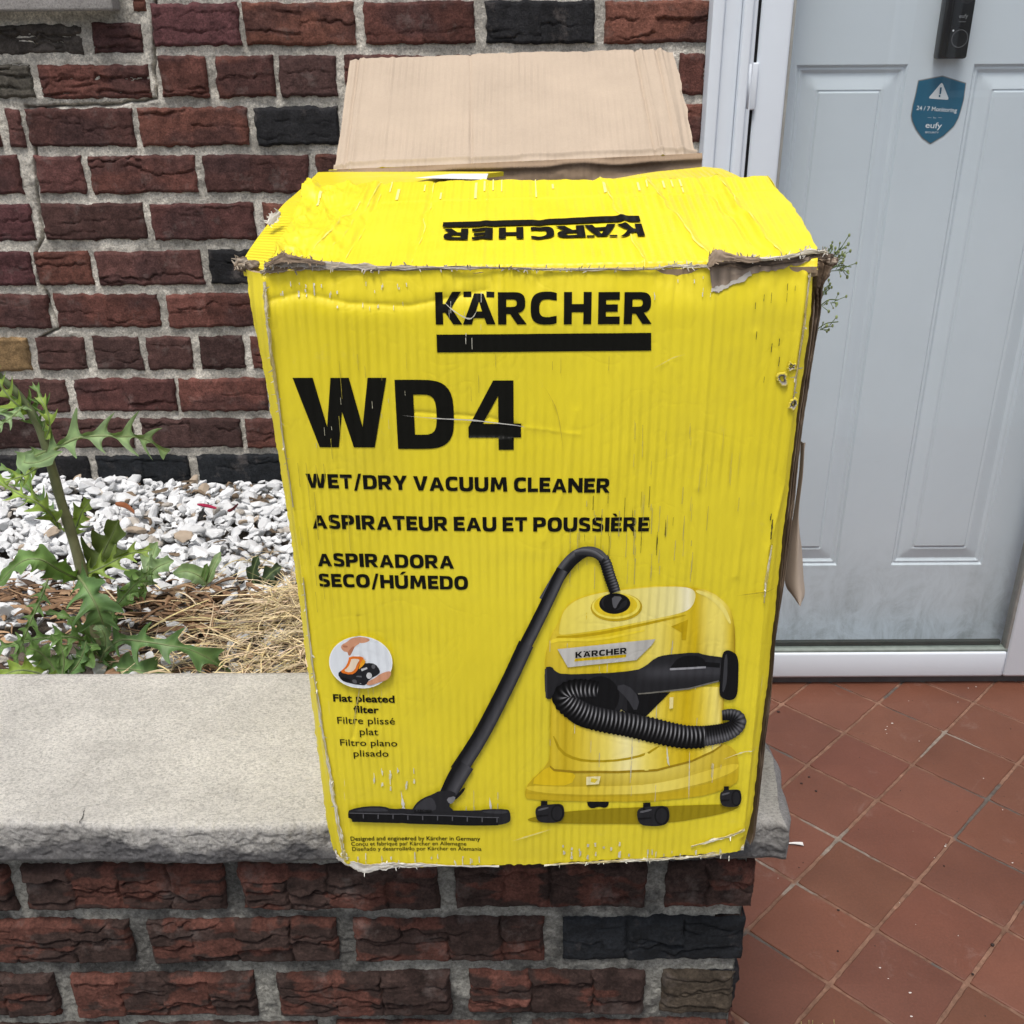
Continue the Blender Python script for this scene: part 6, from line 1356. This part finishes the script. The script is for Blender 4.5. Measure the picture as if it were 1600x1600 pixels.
flecks(890, 1090, 780, 900, 46, 8, 42, (.42, .37, .14), .6); flecks(900, 1060, 770, 850, 30, 8, 34, DKS, .45); flecks(1180, 1245, 430, 600, 12, 6, 16, DKS, .7); flecks(990, 1160, 660, 860, 26, 10, 40, (.55, .48, .10), .5); flecks(1205, 1215, 800, 880, 8, 4, 14, DKS, 1.2)
flecks(560, 1000, 560, 620, 10, 8, 30, (.45, .38, .06), .4); flecks(470, 560, 560, 960, 22, 20, 80, (.46, .39, .05), .4); flecks(1010, 1120, 430, 470, 8, 3, 8, WHT, .9)
flecks(690, 760, 455, 545, 8, 5, 18, WHT, .5); flecks(470, 700, 590, 700, 9, 5, 18, (.5, .48, .35), .45); flecks(860, 1130, 1000, 1240, 40, 6, 30, (.60, .57, .42), .6); flecks(690, 800, 1235, 1285, 16, 6, 20, (.5, .48, .4), .6)
for pts, wd, col in (([(630, 646), (680, 650), (735, 653), (765, 656), (812, 662), (820, 664)], .9, (.45, .44, .4)), ([(800, 1310), (830, 1301), (862, 1292)], 1.0, (.75, .68, .22)), ([(1018, 575), (1050, 558), (1070, 552)], .7, (.75, .66, .15)), ([(692, 470), (712, 486), (735, 496), (748, 480)], .9, (.55, .53, .42)), ([(850, 600), (870, 640), (880, 700)], .6, (.55, .45, .04)), ([(1150, 930), (1190, 925), (1213, 921)], .8, (.45, .36, .03)), ([(1130, 1185), (1160, 1175), (1186, 1170)], .7, (.7, .66, .4)), ([(560, 985), (566, 1020), (562, 1075), (556, 1110), (553, 1140)], .8, (.5, .42, .15)), ([(627, 1232), (631, 1262), (626, 1278)], 2.2, (.66, .64, .58)), ([(765, 1240), (768, 1265)], 1.4, (.66, .64, .58)), ([(1040, 1145), (1043, 1185), (1046, 1195)], 1.0, (.66, .64, .5)), ([(1077, 1170), (1076, 1250)], .6, (.66, .64, .5))):
    P_s = spline(pts, 24); T_ = unit(np.gradient(P_s, axis=0)); N_ = np.stack([-T_[:, 1], T_[:, 0]], 1); wv_ = wd * np.clip(np.sin(np.linspace(0, np.pi, 24)), .05, 1) * (1 + .5 * rg.normal(size=24) * .6)
    G = np.array([[F(*(p + nn * ww_ * q)) for q in (-1, 1)] for p, nn, ww_ in zip(P_s, N_, wv_)]); G[..., 1] = YB - D(G[..., 0], G[..., 2]) - .0013; wr.grid(G, 0, col)
wo = wr.build("scuffs", CARDT, front); bm = bmesh.new(); bm.from_mesh(front.data); nf_ = len(bm.faces); bm.from_mesh(wo.data)
bm.faces.ensure_lookup_table()
for f_ in bm.faces[nf_:]: f_.material_index = 2
bm.to_mesh(front.data); bm.free(); front.data.materials.append(CARDT); wm = wo.data; bpy.data.objects.remove(wo); bpy.data.meshes.remove(wm)

# ------------------------------------------------------------------ small things on the porch floor
p0, p1 = atZ(1232, 1318, .003), atZ(1255, 1319, .003); m = MB(); n = 12; P = spline([p0, (p0 + p1) / 2 + [0, .0004, .0006], p1], n); q = np.array([-1, 0, 1.])
G = P[:, None] + np.array([0, 1, 0]) * (q[None, :, None] * np.linspace(.0012, .0042, n)[:, None, None]) + np.array([0, 0, 1]) * (.001 * np.abs(q))[None, :, None]; m.sheet(G, (0, 0, -.0006), 0, (.66, .64, .62), 0, (.6, .6, .58))
tag(m.build("paper_scrap", INK, orig=tuple(p0)), "tiny white paper scrap on the tiles beside the end of the coping", "paper scrap")
m = MB(); rg = np.random.default_rng(3)
sp_ = [(1475, 1353), (1551, 1476), (1309, 1486), (1520, 1522), (1275, 1236), (1264, 1214), (1252, 1224), (1216, 1112), (1310, 1422)]
for px, py in sp_:
    c = atZ(px, py, .001); r = rg.uniform(.0014, .0028); Vd = IV * np.array([r * rg.uniform(.8, 1.6), r, r * .5]) * (1 + .4 * fbm(IV[:, 0] * 2 + px, IV[:, 1] * 2, py, 3))[:, None] + c; m.add(Vd, IF, 0, np.array([.028, .018, .016]))
for px, py in [(1375, 1512), (1388, 1529), (1386, 1135), (1394, 1130), (1384, 1140), (1420, 1095), (1460, 1340), (1477, 1322), (1478, 1319), (1513, 1075), (1525, 1073), (1424, 1588), (1422, 1551), (1582, 1348)]:
    c = atZ(px, py, .001); r = rg.uniform(.0005, .0013); m.add(IV * np.array([r * rg.uniform(1, 2.2), r, r * .5]) * (1 + .4 * fbm(IV[:, 0] * 2 + px, IV[:, 1] * 2, py, 3))[:, None] + c, IF, 0, np.array([.62, .58, .54]))
for _ in range(120):
    c = np.array([rg.uniform(.25, 1.4), rg.uniform(.75, 1.85), .0006]); r = rg.uniform(.0004, .0011); m.add(IV * r + c, IF, 0, np.array([.05, .04, .035]) if rg.random() < .6 else np.array([.5, .46, .42]))
tag(m.build("grit", STRAW, orig=(.7, 1.2, 0)), "dark specks and pale crumbs scattered over the red tiles", "grit", kind="stuff")
tb = atZ(1275, 1612, 0); tf = thing("grass_tuft", tuple(tb), "few pale grass tips at the foot of the planter wall on the tiles", "grass"); m = MB()
for px, py in [(1252, 1596), (1264, 1594), (1270, 1594), (1303, 1593), (1285, 1599), (1258, 1600), (1296, 1601)]:
    a = atZ(px + rg.normal(0, 2), 1625, 0); b = atY(px, py, a[1] + rg.normal(0, .004)); m.tube(spline([a, (a + b) / 2 + rg.normal(0, .001, 3), b], 8), np.linspace(.0011, .0004, 8), 5, 0, (.42, .38, .16))
m.build("blades", STRAW, tf)

# ------------------------------------------------------------------ added behind the camera, out of view: house darkens low light, post feeds reflections
hs_ = thing("added_brick_house", (1.0, -13, -.5), "dark brick house added out of view to darken the glass and low front light", "house")
HB = m_attr("facade_brick", .9, .2, 30, .5, .01, .25); HR = m_attr("roof_shingle", .9, .2, 40, .6, .01, .25); HG = m_attr("dark_window", .1, .5, 5, 0, .01, .05)
m = MB(); m.box(-12, 14, -21, -13, -.5, 6.2, .02, 0, (.11, .055, .045)); m.build("wall", HB, hs_, smooth=False)
m = MB(); rp = np.array([(-12.5, -12.4, 6.2), (14.5, -12.4, 6.2), (14.5, -17, 8.6), (-12.5, -17, 8.6), (-12.5, -21.6, 6.2), (14.5, -21.6, 6.2)]); m.add(rp, [[0, 1, 2, 3], [3, 2, 5, 4], [0, 4, 5, 1]], 0, (.06, .055, .055)); m.add(rp, [[0, 3, 4], [1, 5, 2]], 0, (.06, .055, .055)); m.build("roof", HR, hs_, smooth=False)
for wx in (-9.5, -5.5, -1.5, 3.2, 7.2, 11.2):
    for wz in (.6, 3.7):
        m = MB(); m.box(wx - .65, wx + .65, -13.03, -12.93, wz - .05, wz + 1.65, .01, 0, (.7, .7, .7)); wf = m.build("window", TRIM, hs_, smooth=False)
        m = MB(); m.box(wx - .55, wx + .55, -12.94, -12.92, wz + .05, wz + 1.55, 0, 0, (.02, .024, .03)); m.build("pane", HG, wf, smooth=False)
pp = thing("added_porch_post", (1.21, .31, 0), "slim white square porch post, added out of view to put a pale strip in the glass", "post")
m = MB(); m.box(1.185, 1.235, .285, .335, .1205, 2.30, .004); m.build("shaft", TRIM, pp)
m = MB(); m.box(1.17, 1.25, .27, .35, .0, .12, .006); m.build("base", TRIM, pp); m = MB(); m.box(1.17, 1.25, .27, .35, 2.3005, 2.38, .006); m.build("capital", TRIM, pp)
